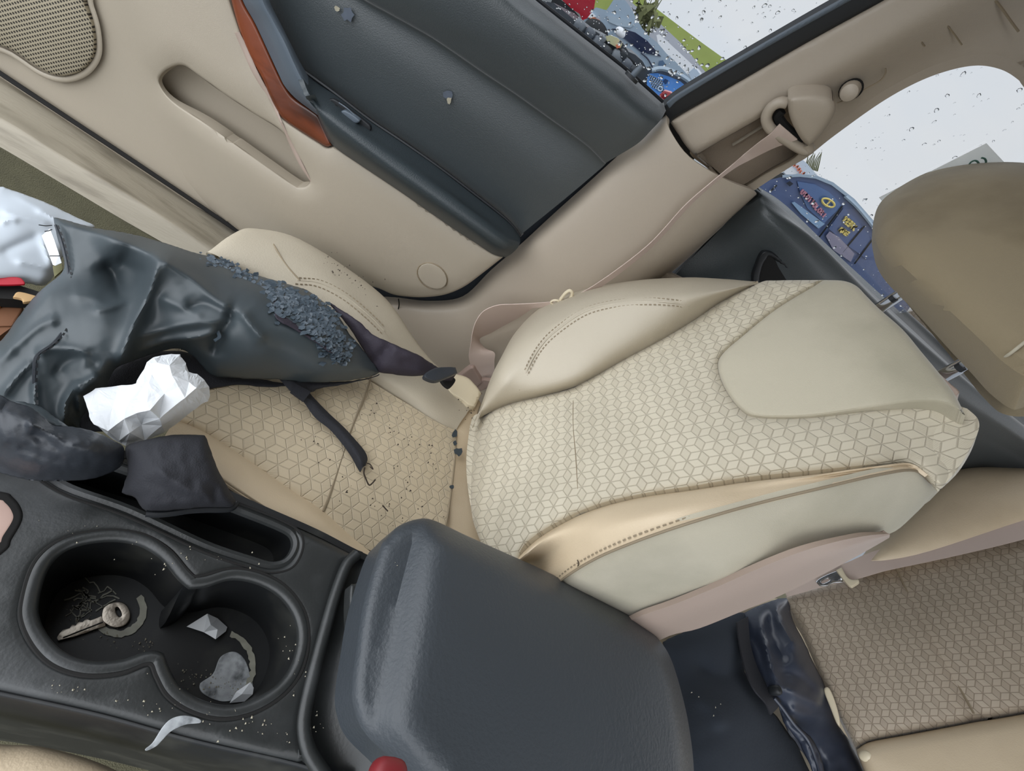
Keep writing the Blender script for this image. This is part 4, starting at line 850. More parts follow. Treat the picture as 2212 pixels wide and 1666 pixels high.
# divider between the wells
dv0 = FZ(412, 1262, ZC)[:2]; 
Vd = []
for (x, y, w, zt) in ((416, 1262, .006, 0), (396, 1292, .0045, -.012), (378, 1322, .003, -.03), (362, 1344, .0015, -.05)):
    p = FZ(x, y, ZC + zt); t_ = np.array([.55, -.83]); 
    Vd += [[p[0] - t_[0] * w, p[1] - t_[1] * w, p[2]], [p[0] + t_[0] * w, p[1] + t_[1] * w, p[2]], [p[0] + t_[0] * w * 2.2, p[1] + t_[1] * w * 2.2, zfl], [p[0] - t_[0] * w * 2.2, p[1] - t_[1] * w * 2.2, zfl]]
Fd = []
for i in range(3):
    for j in range(4): Fd.append((i * 4 + j, i * 4 + (j + 1) % 4, (i + 1) * 4 + (j + 1) % 4, (i + 1) * 4 + j))
Fd += [(3, 2, 1, 0), (12, 13, 14, 15)]
mk('cup_divider', Vd, Fd, black_in, ch)
# slot
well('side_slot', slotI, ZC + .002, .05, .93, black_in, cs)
so_ = sm([(46, 985), (56, 948), (110, 948), (252, 994), (424, 1053), (524, 1090), (608, 1124), (648, 1150), (654, 1186), (632, 1226), (586, 1238), (536, 1226), (436, 1191), (276, 1117), (144, 1070), (80, 1030)], 6)
tube('slot_rim', [FZ(x, y, ZC + .003) for x, y in slotI], .0042, black_cn, cs, closed=True, spline=False, k=8)
tube('slot_groove', [FZ(x, y, ZC + .0076) for x, y in so_], .0010, dark, cs, closed=True, spline=False, k=6)
# pinkish plate at the shifter
slab('shifter_plate', [(-120, 1060, 1), (0, 1071), (22, 1080), (38, 1100), (41, 1122), (20, 1158), (0, 1186), (-120, 1260, 1)], FZ, pinkpl, cs, v=ZC + .006, r=.004, t=.008, sp=.015, label='pinkish beige shifter surround')
slab('plate_gap', [(-130, 1046, 1), (2, 1062), (28, 1074), (46, 1098), (48, 1124), (26, 1164), (4, 1196), (-130, 1280, 1)], FZ, dark, cs, v=ZC + .0078, r=.002, t=.004, sp=.02)
# console side wall facing the driver
wallr = [[(-120, 1470, ZC + .004), (0, 1495, ZC + .004), (220, 1543, ZC + .004), (420, 1598, ZC + .004), (640, 1648, ZC + .004), (760, 1690, ZC + .004)],
         [(-120, 1490, ZC - .004), (0, 1512, ZC - .004), (220, 1560, ZC - .004), (420, 1614, ZC - .004), (640, 1664, ZC - .004), (760, 1704, ZC - .004)],
         [(-120, 1520, -.50), (0, 1545, -.50), (220, 1595, -.50), (420, 1650, -.50), (640, 1700, -.50), (760, 1740, -.50)],
         [(-120, 1600, -.70), (0, 1600, -.70), (220, 1640, -.70), (420, 1690, -.70), (640, 1740, -.70), (760, 1780, -.70)]]
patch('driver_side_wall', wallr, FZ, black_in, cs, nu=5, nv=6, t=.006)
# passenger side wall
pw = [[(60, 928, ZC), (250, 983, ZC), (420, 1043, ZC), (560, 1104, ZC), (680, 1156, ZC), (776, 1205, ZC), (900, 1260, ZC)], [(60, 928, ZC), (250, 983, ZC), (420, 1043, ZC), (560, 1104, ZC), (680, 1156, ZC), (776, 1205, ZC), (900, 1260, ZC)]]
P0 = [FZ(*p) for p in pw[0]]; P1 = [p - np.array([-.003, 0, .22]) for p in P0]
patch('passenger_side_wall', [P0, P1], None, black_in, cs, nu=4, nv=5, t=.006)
# lip behind the cups, recess and armrest box
lip = [(770, 1198), (748, 1222), (724, 1283), (704, 1352), (679, 1446), (660, 1527), (656, 1576), (668, 1625), (700, 1675), (730, 1720)]
tube('console_lip', [FZ(x, y, ZC + .006) for x, y in lip], .0055, black_cn, cs, k=10)
rcs = [[(782, 1192, ZC), (756, 1222, ZC), (732, 1283, ZC), (712, 1352, ZC), (687, 1446, ZC), (668, 1527, ZC), (664, 1576, ZC), (678, 1630, ZC), (730, 1720, ZC)],
       [(800, 1200, ZC - .006), (785, 1235, ZC - .006), (768, 1290, ZC - .006), (745, 1360, ZC - .006), (722, 1450, ZC - .006), (708, 1530, ZC - .006), (708, 1580, ZC - .006), (728, 1640, ZC - .006), (770, 1720, ZC - .006)],
       [(900, 1200, ZC + .010), (860, 1240, ZC + .010), (838, 1300, ZC + .010), (822, 1370, ZC + .010), (806, 1450, ZC + .010), (800, 1530, ZC + .010), (806, 1590, ZC + .010), (826, 1650, ZC + .010), (850, 1720, ZC + .010)],
       [(960, 1220, ZC + .03), (920, 1250, ZC + .03), (900, 1310, ZC + .03), (880, 1380, ZC + .03), (870, 1460, ZC + .03), (870, 1540, ZC + .03), (880, 1600, ZC + .03), (900, 1660, ZC + .03), (920, 1720, ZC + .03)]]
patch('armrest_box_front', rcs, FZ, black_cn, cs, nu=6, nv=5, t=.006)
# lid
ZL = -.375
lidp = [(818, 1186), (838, 1158), (862, 1136), (900, 1122), (936, 1124), (1007, 1157), (1090, 1194), (1170, 1230), (1255, 1272), (1332, 1313), (1390, 1350), (1428, 1388), (1452, 1430), (1475, 1507), (1490, 1580), (1499, 1666), (1500, 1800), (1400, 1880), (1100, 1860), (930, 1740), (850, 1650), (785, 1585), (762, 1530), (758, 1480), (768, 1400), (784, 1300)]
def lidhf(P, d, to2):
    a = to2(820, 1500); b = to2(900, 1130); t = (b - a) / np.linalg.norm(b - a); n = np.array([-t[1], t[0]]); s = (P - a) @ n * np.sign((to2(1200, 1400) - a) @ n)
    q = np.clip(s / .035, 0, 1); return .018 * (1 - (1 - q)**2) * np.clip(d / .02, 0, 1)
lid = slab('armrest_lid', lidp, FZ, black_pl, cs, v=ZL - .012, r=.012, t=.030, sp=.010, dome=.006, hf=lidhf)
lt = [(776, 1268), (786, 1262), (798, 1262), (794, 1300), (786, 1340), (784, 1372), (777, 1362), (774, 1320)]
slab('lid_latch', [(x - 20, y) for x, y in lt], FZ, black_cn, lid, v=ZC + .024, r=.003, t=.012, sp=.01)
tube('latch_highlight', [FZ(*p) for p in [(776, 1262, ZC + .034), (760, 1310, ZC + .034), (749, 1362, ZC + .034), (742, 1406, ZC + .032)]], .0014, podm, cs, k=6)  # paler colour paints in the highlight along the latch
# residue in the cup holders, dust specks, splash
r1 = [(200, 1262), (245, 1256), (290, 1268), (316, 1300), (318, 1336), (296, 1368), (256, 1380), (218, 1372), (196, 1352), (206, 1330), (184, 1300)]
scatter('dust_specks', [(60, 1120, 420, 1230, ZC + .0086, 16), (380, 1180, 560, 1230, ZC + .0086, 14), (100, 1480, 560, 1580, ZC + .0086, 30), (300, 1460, 640, 1600, ZC + .0086, 26), (600, 1300, 690, 1600, ZC + .0086, 24)], FZ, crumbm, 'pale dust specks on the black console around the cup holders', seed=8, s=(.0003, .0011))
scatter('lint_specks', [(850, 1200, 1300, 1500, ZL + .020, 14), (900, 1450, 1350, 1600, ZL + .022, 14)], FZ, crumbm, 'white lint specks on the black armrest lid', seed=9, s=(.0003, .0009))
scatter('cup_crumbs', [(130, 1330, 330, 1400, zf + .001, 60), (380, 1450, 540, 1500, zf + .001, 70)], FZ, crumbm, 'pale crumbs on the floor of the cup holders', seed=10, s=(.0003, .0012))
def blob_ring(name, c, r0, r1, F, v, m, parent, label, cat, seed=1, n=26, th=.0006, a0=0, a1=6.283, sx=1., sy=1.):
    r = np.random.default_rng(seed); A = np.linspace(a0, a1, n); out = [(c[0] + r1 * sx * math.cos(a) * r.uniform(.97, 1.03), c[1] + r1 * sy * math.sin(a) * r.uniform(.97, 1.03)) for a in A]
    inn = [(c[0] + r0 * sx * math.cos(a) * r.uniform(.96, 1.06), c[1] + r0 * sy * math.sin(a) * r.uniform(.96, 1.06)) for a in A[::-1]]
    V = [F(x, y, v) for x, y in out] + [F(x, y, v) for x, y in inn[::-1]]; k = n
    Fc = [(i, i + 1, k + i + 1, k + i) for i in range(n - 1)]
    o = mk(name, V, Fc, m, parent, smooth=False); props(o, label, cat); md = o.modifiers.new('thickness', 'SOLIDIFY'); md.thickness = th; return o
blob_ring('sticky_ring', (255, 1318), 46, 62, FZ, zf + .0004, residue, None, 'dried pale ring of residue under the key in the front cup holder', 'residue', 3, a0=-.6, a1=2.6, sy=.95)
blob_ring('sticky_ring', (470, 1440), 70, 82, FZ, zf + .0004, residue, None, 'curved pale drip ring in the rear cup holder', 'residue', 4, a0=-1.2, a1=1.0)
wh = plain('glossy_spill', 'a9adb0', .2, var=.6, vsc=120, dirt='2a2f32', dsc=70, damt=1.0)
props(slab('spill', [(476, 1420), (505, 1408), (528, 1424), (540, 1456), (546, 1490), (520, 1508), (480, 1516), (440, 1500), (432, 1478), (460, 1456)], FZ, wh, None, v=zf, r=.0006, t=.0006, sp=.006), 'glossy white dried spill in the rear cup holder', 'spill')
props(slab('spill', [(352, 1440 + 130), (372, 1552), (400, 1546), (430, 1553), (432, 1562), (400, 1566), (370, 1580), (350, 1600), (338, 1612), (318, 1622), (314, 1618), (330, 1604)], FZ, wh, None, v=ZC + .008, r=.0005, t=.0008, sp=.006), 'white splash dribbling over the console edge below the rear cup holder', 'spill')
# crackle on the left cup floor
def cracks(name, c, F, v, m, parent, label, seed=3, n=14, L=60):
    r = np.random.default_rng(seed); V = []; Fc = []
    for _ in range(n):
        a = r.uniform(0, 6.28); p = np.array(c) + r.normal(size=2) * L * .35; 
        for _ in range(4):
            q = p + np.array([math.cos(a), math.sin(a)]) * r.uniform(8, 16); a += r.normal() * .8; w = r.uniform(.8, 1.8); nrm_ = np.array([-(q - p)[1], (q - p)[0]]); nrm_ /= np.linalg.norm(nrm_)
            k = len(V); V += [F(*(p - nrm_ * w), v), F(*(q - nrm_ * w), v), F(*(q + nrm_ * w), v), F(*(p + nrm_ * w), v)]; Fc.append((k, k + 1, k + 2, k + 3)); p = q
    o = mk(name, V, Fc, m, parent, smooth=False); props(o, label, 'residue', kind='stuff'); md = o.modifiers.new('thickness', 'SOLIDIFY'); md.thickness = .0004; return o
cracks('crackled_film', (195, 1302), FZ, zf + .0003, residue, None, 'crackled white film on the floor of the front cup holder', L=44, n=20)
# key
ky = thing('key', 'silver flat key lying in the front cup holder', 'key', FZ(220, 1340, zf))
hole_k = [(250, 1314), (255, 1313), (261, 1322), (262, 1330), (257, 1332), (251, 1324)]
slab('bow', [(222, 1316), (236, 1304), (256, 1300), (272, 1306), (281, 1322), (280, 1338), (268, 1352), (248, 1356), (232, 1350), (220, 1338)], FZ, keym, ky, v=zf + .004, r=.0006, t=.0018, sp=.004, holes=[hole_k])
slab('blade', [(226, 1328, 1), (196, 1340, 1), (186, 1337, 1), (178, 1344, 1), (170, 1343, 1), (164, 1350, 1), (156, 1350, 1), (150, 1357, 1), (136, 1361, 1), (128, 1368, 1), (123, 1378, 1), (126, 1384, 1), (160, 1376, 1), (228, 1352, 1)], FZ, keym, ky, v=zf + .0035, r=.0004, t=.0018, sp=.004)
tube('blade_groove', [FZ(136, 1378, zf + .0042), FZ(222, 1344, zf + .0046)], .0005, chrome, ky, k=5)
# torn paper scraps
def crumple(name, out, F, kp, m, parent=None, v=0., t=.0006, label=None, cat=None, sub=0, seed=0, amp=.0, smooth=False, extra=40, sp=.012):
    """sheet with hard folds: outline and inner key points (px, py, lift)"""
    O = np.array([F(p[0], p[1], v + (p[2] if len(p) > 2 else 0)) for p in out]); K = np.array([F(p[0], p[1], v + p[2]) for p in kp]) if kp else np.zeros((0, 3))
    o2 = np.array([p[:2] for p in out], float); k2 = np.array([p[:2] for p in kp], float).reshape(-1, 2); r = np.random.default_rng(seed)
    P2 = np.vstack([o2, k2]); P3 = np.vstack([O, K]); n = len(o2)
    res = delaunay_2d_cdt([Vector(p) for p in P2], [(i, (i + 1) % n) for i in range(n)], [], 1, 1e-3)
    idx = [g[0] if len(g) else 0 for g in res[3]]
    V = [P3[i] for i in idx]; Fc = [list(f) for f in res[2]]
    vm = CAM - np.mean(V, axis=0)
    Fc = [f if np.cross(np.array(V[f[1]]) - V[f[0]], np.array(V[f[2]]) - V[f[0]]) @ vm > 0 else f[::-1] for f in Fc]
    o = mk(name, V, Fc, m, parent, smooth=False)
    if sub: md = o.modifiers.new('folds', 'SUBSURF'); md.subdivision_type = 'SIMPLE'; md.levels = md.render_levels = sub
    if amp:
        tx = bpy.data.textures.new(name + '_folds', 'CLOUDS'); tx.noise_scale = .018; md = o.modifiers.new('crumple', 'DISPLACE'); md.texture = tx; md.strength = amp; md.mid_level = .5
    md = o.modifiers.new('thickness', 'SOLIDIFY'); md.thickness = t; md.offset = -1
    if smooth: o.data.polygons.foreach_set('use_smooth', [True] * len(o.data.polygons))
    if label: props(o, label, cat)
    return o
crumple('paper_scrap', [(403, 1354, .004), (448, 1326, .010), (470, 1336, .006), (491, 1355, .002), (488, 1364, .004), (466, 1381, .010), (440, 1366, .006)], FZ, [(455, 1350, .014), (470, 1360, .010)], paperm, None, v=zf, label='torn scrap of white paper near the middle of the rear cup holder', cat='paper scrap')
crumple('paper_scrap', [(496, 1519, .002), (510, 1495, .006), (541, 1474, .012), (548, 1486, .010), (546, 1500, .008), (528, 1516, .004)], FZ, [(522, 1500, .010)], paperm, None, v=zf, label='torn scrap of white paper at the rim of the rear cup holder', cat='paper scrap')
# driver side: seat edge and buckle
ds = thing('driver_seat', 'beige edge of the driver seat cushion below the console', 'car seat', FZ(100, 1640, -.52))
dsr = [[(-120, 1590, -.50), (0, 1608, -.50), (80, 1612, -.50), (160, 1630, -.50), (230, 1655, -.50), (300, 1690, -.50)],
       [(-120, 1604, -.478), (0, 1622, -.478), (75, 1626, -.478), (150, 1645, -.478), (215, 1668, -.478), (280, 1705, -.478)],
       [(-120, 1700, -.47), (0, 1710, -.47), (60, 1720, -.47), (120, 1735, -.47), (180, 1750, -.47), (240, 1790, -.47)]]
patch('cushion', dsr, FZ, vinyl_c, ds, nu=6, nv=5, t=.02)
bk = thing('belt_buckle', 'dark driver belt buckle with a red release button at the lower edge', 'seat belt buckle', FZ(840, 1720, -.40))
bc = FZ(835, 1672, -.30); 
ball('buckle_housing', FZ(840, 1800, -.30), .022, .013, .022, rubber, bk, e=.5, nu=24)
ball('release_button', FZ(828, 1718, -.285), .015, .010, .008, redpl, bk, e=.6, nu=24, label='red release button')
# ------------------------------------------------------------------ cloth: draped things
def rbf(K, P, reg=.25):
    s = 100.; A = K[:, :2] / s; B = P / s; n = len(A); ph = lambda r: np.where(r > 1e-9, r * r * np.log(np.maximum(r, 1e-9)), 0)
    D = ph(np.linalg.norm(A[:, None] - A[None], axis=2)) + reg * np.eye(n) * 1.0; Q = np.hstack([np.ones((n, 1)), A]); M = np.block([[D, Q], [Q.T, np.zeros((3, 3))]])
    w = np.linalg.solve(M + 1e-9 * np.eye(n + 3), np.concatenate([K[:, 2], np.zeros(3)]))
    h = ph(np.linalg.norm(B[:, None] - A[None], axis=2)) @ w[:n] + np.hstack([np.ones((len(B), 1)), B]) @ w[n:]
    return np.clip(h, K[:, 2].min() - .008, K[:, 2].max() + .006)
REL = {}
def lift_at(name, x, y):
    P, h = REL[name]; i = np.argmin((P[:, 0] - x)**2 + (P[:, 1] - y)**2); return h[i]
def relief(name, out, F, kp, m, parent=None, v=0., creases=(), sp=7, edge=(.02, 25), t=.003, noise=0, nsc=.02, label=None, cat=None, n=6, sharp=False, power=3.0, holes=(), rimz=None):
    """draped sheet: each grid point at pixel (x, y) lies on F(x, y, v + lift), lift blended from key points, fold ridges and an edge roll"""
    O = sm(out, n); keep = [O[0]]
    for p in O[1:]:
        if np.hypot(*(p - keep[-1])) > 2: keep.append(p)
    O = np.array(keep); Hs = [sm(h, n) for h in holes]
    def res_(Q, s):
        R = []
        for a, b in zip(Q, np.roll(Q, -1, 0)):
            k = max(1, int(np.hypot(*(b - a)) / s)); R += [a + (b - a) * i / k for i in range(k)]
        return np.array(R)
    O = res_(O, sp); Hs = [res_(h, sp) for h in Hs]
    lo, hi = O.min(0), O.max(0); gx, gy = np.meshgrid(np.arange(lo[0], hi[0], sp), np.arange(lo[1], hi[1], sp * .87)); gx = gx + (np.arange(gx.shape[0]) % 2)[:, None] * sp / 2
    G = np.stack([gx.ravel(), gy.ravel()], 1); G = G[inside(G, O)]
    for h in Hs: G = G[~inside(G, h)]
    d = dist_poly(G, O)
    for h in Hs: d = np.minimum(d, dist_poly(G, h))
    G = G[d > sp * .45]
    P = np.vstack([O] + Hs + [G]); E = []; k = 0
    for Q in [O] + Hs: E += [(k + i, k + (i + 1) % len(Q)) for i in range(len(Q))]; k += len(Q)
    res = delaunay_2d_cdt([Vector(p) for p in P], E, [], 0, 1e-4); P = np.array([tuple(p) for p in res[0]]); T = [list(f) for f in res[2]]
    cen = np.array([P[f].mean(0) for f in T]); ok = inside(cen, O)
    for h in Hs: ok &= ~inside(cen, h)
    T = [f for f, q in zip(T, ok) if q]
    K = np.array(kp, float); dk = np.hypot(P[:, None, 0] - K[None, :, 0], P[:, None, 1] - K[None, :, 1]) + 3; hh = rbf(K, P)
    for line, amp, wid in creases:
        L = np.array(so([q[:2] for q in line], 5)); A = L[:-1]; B = L[1:]; best = np.full(len(P), 1e9); tt = np.zeros(len(P))
        for i, (a, b) in enumerate(zip(A, B)):
            ab = b - a; q = np.clip(((P - a) @ ab) / max(ab @ ab, 1e-9), 0, 1); dd_ = np.hypot(*((a + q[:, None] * ab - P).T)); u_ = dd_ < best; best[u_] = dd_[u_]; tt[u_] = ((i + q) / len(A))[u_]
        env = np.clip(np.minimum(tt, 1 - tt) * 5 + .25, 0, 1); x = best / wid
        hh += (.75 if amp > 0 else .5) * amp * env * np.exp(-1.9 * (np.sqrt(x * x + .03) - .173))
    d = dist_poly(P, O); hh -= edge[0] * np.exp(-(d / edge[1])**1.3)
    if noise: hh += noise * fbm(P * nsc)
    REL[name] = (P, hh + v)
    V = np.array([F(x, y, v + h) for (x, y), h in zip(P, hh)]); vm = CAM - V.mean(0)
    Fc = [f if np.cross(V[f[1]] - V[f[0]], V[f[2]] - V[f[0]]) @ vm > 0 else f[::-1] for f in T]
    o = mk(name, V, Fc, m, parent, smooth=75 if not sharp else 30, uv=P / 500.)
    md = o.modifiers.new('soften', 'SMOOTH'); md.factor = .5; md.iterations = 4
    md = o.modifiers.new('thickness', 'SOLIDIFY'); md.thickness = t; md.offset = -1
    if label: props(o, label, cat)
    return o
jk = thing('leather_jacket', 'black leather jacket with peeling coating thrown over the passenger seat', 'jacket', FZ(420, 700, -.47))
jo = [(114, 474, 1), (124, 469), (202, 490), (269, 501), (336, 517), (420, 544), (470, 557), (538, 587), (605, 607), (664, 626), (706, 656), (738, 690), (756, 720), (776, 742), (802, 776), (824, 805, 1), (800, 816), (751, 824), (667, 828), (600, 822), (504, 818), (456, 812), (420, 775), (386, 755), (336, 765), (279, 785), (250, 798), (236, 825), (226, 850), (180, 900), (176, 930, 1), (100, 930), (0, 900), (-60, 880, 1), (-60, 770, 1), (0, 735), (30, 695), (80, 632), (134, 586), (133, 550), (122, 514)]
jkp = [(114, 474, .03), (200, 492, .035), (336, 518, .03), (470, 557, .03), (605, 608, .028), (706, 656, .02), (820, 805, 0), (343, 558, .085), (235, 585, .022), (290, 610, .018), (180, 560, .024), (240, 530, .06), (160, 650, .030), (128, 720, .03), (60, 740, .02), (0, 800, .01), (225, 690, .048), (260, 735, .040), (200, 790, .035), (420, 640, .062), (480, 690, .06), (390, 690, .045), (400, 735, .03), (560, 640, .060), (640, 690, .055), (700, 720, .045), (560, 770, .040), (650, 790, .03), (740, 780, .025), (790, 800, .012), (480, 790, .012), (440, 780, .006), (600, 815, .004), (330, 755, .01), (170, 830, .01), (150, 880, .0), (60, 860, .01), (85, 690, .024), (110, 640, .03)]
jc = [([(124, 478), (202, 500), (275, 527), (343, 558)], .018, 26), ([(343, 558), (323, 628), (289, 702), (270, 753), (254, 790)], .026, 24), ([(343, 560), (372, 577), (420, 608), (470, 652), (503, 668)], .014, 26),
      ([(250, 560), (300, 585), (320, 590)], -.016, 40), ([(200, 672), (240, 664), (272, 650)], .008, 14), ([(288, 735), (340, 715), (400, 700), (470, 695), (500, 690)], .010, 22), ([(300, 760), (360, 738), (430, 728), (480, 712)], .012, 18), ([(400, 668), (440, 655), (490, 672)], -.012, 20),
      ([(504, 668), (488, 700), (470, 735), (458, 770)], -.022, 26), ([(520, 672), (540, 700), (575, 740)], .010, 20), ([(640, 700), (700, 735), (740, 790)], .008, 30), ([(340, 640), (395, 665), (440, 690)], .006, 18),
      ([(75, 765), (110, 752), (160, 755), (200, 770)], .012, 20), ([(110, 815), (150, 778), (190, 770), (215, 800)], -.014, 30), ([(78, 820), (75, 870), (90, 910)], .010, 12), ([(165, 848), (190, 825), (212, 812)], .016, 14), ([(138, 918), (142, 870), (160, 840), (180, 825)], .014, 12), ([(176, 915), (172, 880), (168, 852)], .009, 9),
      ([(0, 860), (40, 810), (75, 778)], .010, 16), ([(0, 780), (50, 730), (90, 700), (130, 690)], .012, 22), ([(20, 760), (60, 715), (110, 672)], -.008, 18), ([(280, 790), (350, 760), (400, 750)], .008, 12), ([(150, 640), (190, 640), (230, 655), (270, 640)], .006, 20)]
jb = relief('jacket_body', jo, FZ, jkp, leather, jk, v=-.455, creases=jc + [([(228, 560), (250, 610), (262, 660)], -.022, 36)], sp=4.5, edge=(.018, 14), t=.0025, noise=.0004, nsc=.02)
# hem with stitching
hem = [(120, 486, .028), (133, 520, .022), (143, 560, .016), (150, 600, .016), (154, 640, .022), (150, 680, .026), (138, 712, .028), (115, 742, .032), (80, 768, .030), (74, 800, .022), (74, 840, .010), (76, 880, .004)]
tube('hem_seam', [FZ(x, y, -.455 + v + .002) for x, y, v in hem], .0012, leather_g, jk, k=5)
stitches('stitching', [(x + 5, y + 1, -.455 + v + .006) for x, y, v in hem], FZ, rubber, jk)
for i, (a, b, c) in enumerate((((112, 487), (98, 488), (84, 486)), ((112, 496), (104, 499), (97, 500)), ((129, 553), (118, 553), (108, 553)))):
    tube('loose_thread', [FZ(p[0], p[1], -.428 + .002 * q) for q, p in enumerate((a, b, c))], .0005, rubber, jk, k=4)
# torn hollow showing the inner cloth
tear = [(505, 667), (530, 672), (555, 690), (560, 720), (552, 750), (575, 765), (590, 790), (560, 812), (500, 812), (462, 800), (462, 780), (475, 760), (470, 735), (482, 715), (490, 690)]
tp = [(504, 668), (520, 669), (534, 672), (555, 695), (566, 716), (574, 742), (590, 768)]
tube('torn_edge', [FZ(x, y, -.455 + .050 - .00008 * (y - 668)) for x, y in [(497, 668), (489, 686), (482, 702), (470, 712), (474, 728), (464, 736)]], .0016, flake_m, jk, k=5)
def flakes(name, regs, F, m, parent, seed=5):
    r = np.random.default_rng(seed); V = []; Fc = []
    for (pts, w, v0, v1, n, s) in regs:
        L = so([(*p, 0) for p in pts], 6)[:, :2]
        for _ in range(n):
            q = r.random() * (len(L) - 1); i = int(q); p = L[i] + (L[i + 1] - L[i]) * (q - i) + r.normal(size=2) * w * .5
            z = lift_at('jacket_body', *p); k = len(V); m_ = r.integers(4, 7); a0 = r.uniform(0, 6.28); tl = r.normal(size=2) * .0007; S = s * r.uniform(.5, 1.6)
            for j in range(m_):
                a = a0 + 2 * math.pi * j / m_; R = S * r.uniform(.55, 1.15); dx, dy = R * math.cos(a), R * math.sin(a) * .7
                V.append(F(p[0] + dx, p[1] + dy, z + .0014 + (tl[0] * dx + tl[1] * dy) / S * 1.0 + r.uniform(0, .0006)))
            Fc.append([k + j for j in range(m_)])
    vm = CAM - np.array(V).mean(0); Fc = [f if np.cross(np.array(V[f[1]]) - V[f[0]], np.array(V[f[2]]) - V[f[0]]) @ vm > 0 else f[::-1] for f in Fc]
    o = mk(name, V, Fc, m, parent, smooth=False); o['kind'] = 'stuff'; md = o.modifiers.new('thickness', 'SOLIDIFY'); md.thickness = .0004; return o
flakes('peeling_flakes', [([(445, 557), (500, 578), (560, 604), (620, 632), (680, 660), (725, 692)], 12, 0, 0, 210, 6), ([(585, 636), (630, 662), (680, 696), (715, 730), (740, 755)], 34, 0, 0, 380, 7), ([(620, 648), (670, 670), (715, 696)], 26, 0, 0, 200, 7), ([(700, 745), (730, 765), (745, 775)], 22, 0, 0, 60, 5)], FZ, flake_m, jk)
relief('bare_patch', [(590, 650), (620, 640), (665, 655), (700, 690), (720, 725), (735, 760), (715, 765), (670, 735), (630, 710), (596, 690)], FZ, [(x, y, lift_at('jacket_body', x, y) + .455 + .0006) for x, y in ((590, 650), (600, 670), (620, 645), (665, 660), (660, 690), (640, 705), (700, 700), (715, 740), (690, 740), (730, 758), (620, 690))], lining, jk, v=-.455, sp=8, edge=(.0004, 10), t=.0006, noise=.0002, nsc=.06)
# lining hanging out to the right and under the body
relief('lining', [(704, 652, 1), (716, 654), (745, 672), (780, 695), (805, 720), (840, 736), (875, 752), (905, 765), (932, 782), (948, 792), (985, 797, 1), (988, 808), (975, 826, 1), (955, 824), (930, 812), (895, 816), (855, 812), (820, 806), (802, 786), (775, 745), (745, 700)], FZ,
       [(716, 656, .02), (780, 700, .026), (850, 745, .034), (905, 770, .03), (945, 795, .02), (980, 800, .012), (880, 812, .004), (820, 800, .006), (805, 760, .006), (760, 715, .012), (930, 800, .02)], lining, jk, v=-.462,
       creases=[([(745, 668), (790, 705), (840, 740)], .008, 14), ([(800, 790), (830, 760), (848, 742)], -.014, 12), ([(840, 745), (880, 760), (925, 785)], .008, 12), ([(860, 780), (900, 790), (940, 800)], -.006, 12)], sp=6, edge=(.010, 9), t=.002, noise=.001, nsc=.05, label=None)
slab('frayed_hem', [(938, 796), (968, 793), (984, 794, 1), (988, 806, 1), (968, 815), (940, 824), (915, 812)], FZ, leather_g, jk, v=-.437, r=.003, t=.004, sp=.008)
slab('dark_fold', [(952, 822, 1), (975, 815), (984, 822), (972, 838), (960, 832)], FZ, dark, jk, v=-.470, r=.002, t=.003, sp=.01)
relief('lining', [(590, 812, 1), (690, 824), (780, 818), (822, 806, 1), (815, 815), (760, 830), (690, 842), (672, 850), (640, 846), (615, 832)], FZ, [(620, 820, .012), (700, 828, .012), (800, 812, .012), (650, 845, .006)], blackcl, jk, v=-.475, sp=6, edge=(.006, 8), t=.002)
relief('lining', [(236, 800), (330, 758), (420, 760), (470, 800), (620, 825), (600, 838), (500, 836), (430, 850), (330, 880), (250, 930), (170, 935), (150, 900)], FZ, [(300, 800, 0), (400, 800, 0), (560, 825, 0), (250, 860, .0), (190, 900, 0)], blackcl, jk, v=-.480, sp=10, edge=(.004, 10), t=.002)
# strap with loose thread
strap = [[(606, 822, -.468), (640, 822, -.464), (672, 826, -.468)], [(628, 846, -.470), (648, 852, -.466), (668, 846, -.470)], [(655, 868, -.474), (672, 866, -.470), (690, 872, -.474)], [(680, 902, -.476), (700, 898, -.472), (716, 898, -.476)], [(712, 928, -.478), (728, 922, -.473), (742, 922, -.478)], [(738, 958, -.480), (752, 950, -.474), (764, 946, -.479)], [(758, 986, -.482), (772, 980, -.474), (786, 972, -.480)], [(770, 1008, -.483), (780, 996, -.474), (794, 990, -.480)], [(777, 1020, -.483), (784, 1010, -.478), (790, 1006, -.480)]]
patch('strap', strap, FZ, blackcl, jk, nu=5, nv=4, t=.002)
slab('strap_patch', [(634, 826, 1), (672, 846, 1), (656, 866, 1), (628, 846, 1)], FZ, blackcl, jk, v=-.462, r=.001, t=.003, sp=.01)
tube('loose_thread', [FZ(x, y, v) for x, y, v in [(788, 1010, -.478), (786, 1022, -.480), (790, 1034, -.481), (797, 1048, -.480), (804, 1044, -.480), (811, 1036, -.478)]], .0009, darkcrumb, jk, k=5)
tube('loose_thread', [FZ(x, y, v) for x, y, v in [(791, 1000, -.476), (800, 1004, -.478), (806, 1014, -.479), (799, 1008, -.478)]], .0006, darkcrumb, jk, k=5)
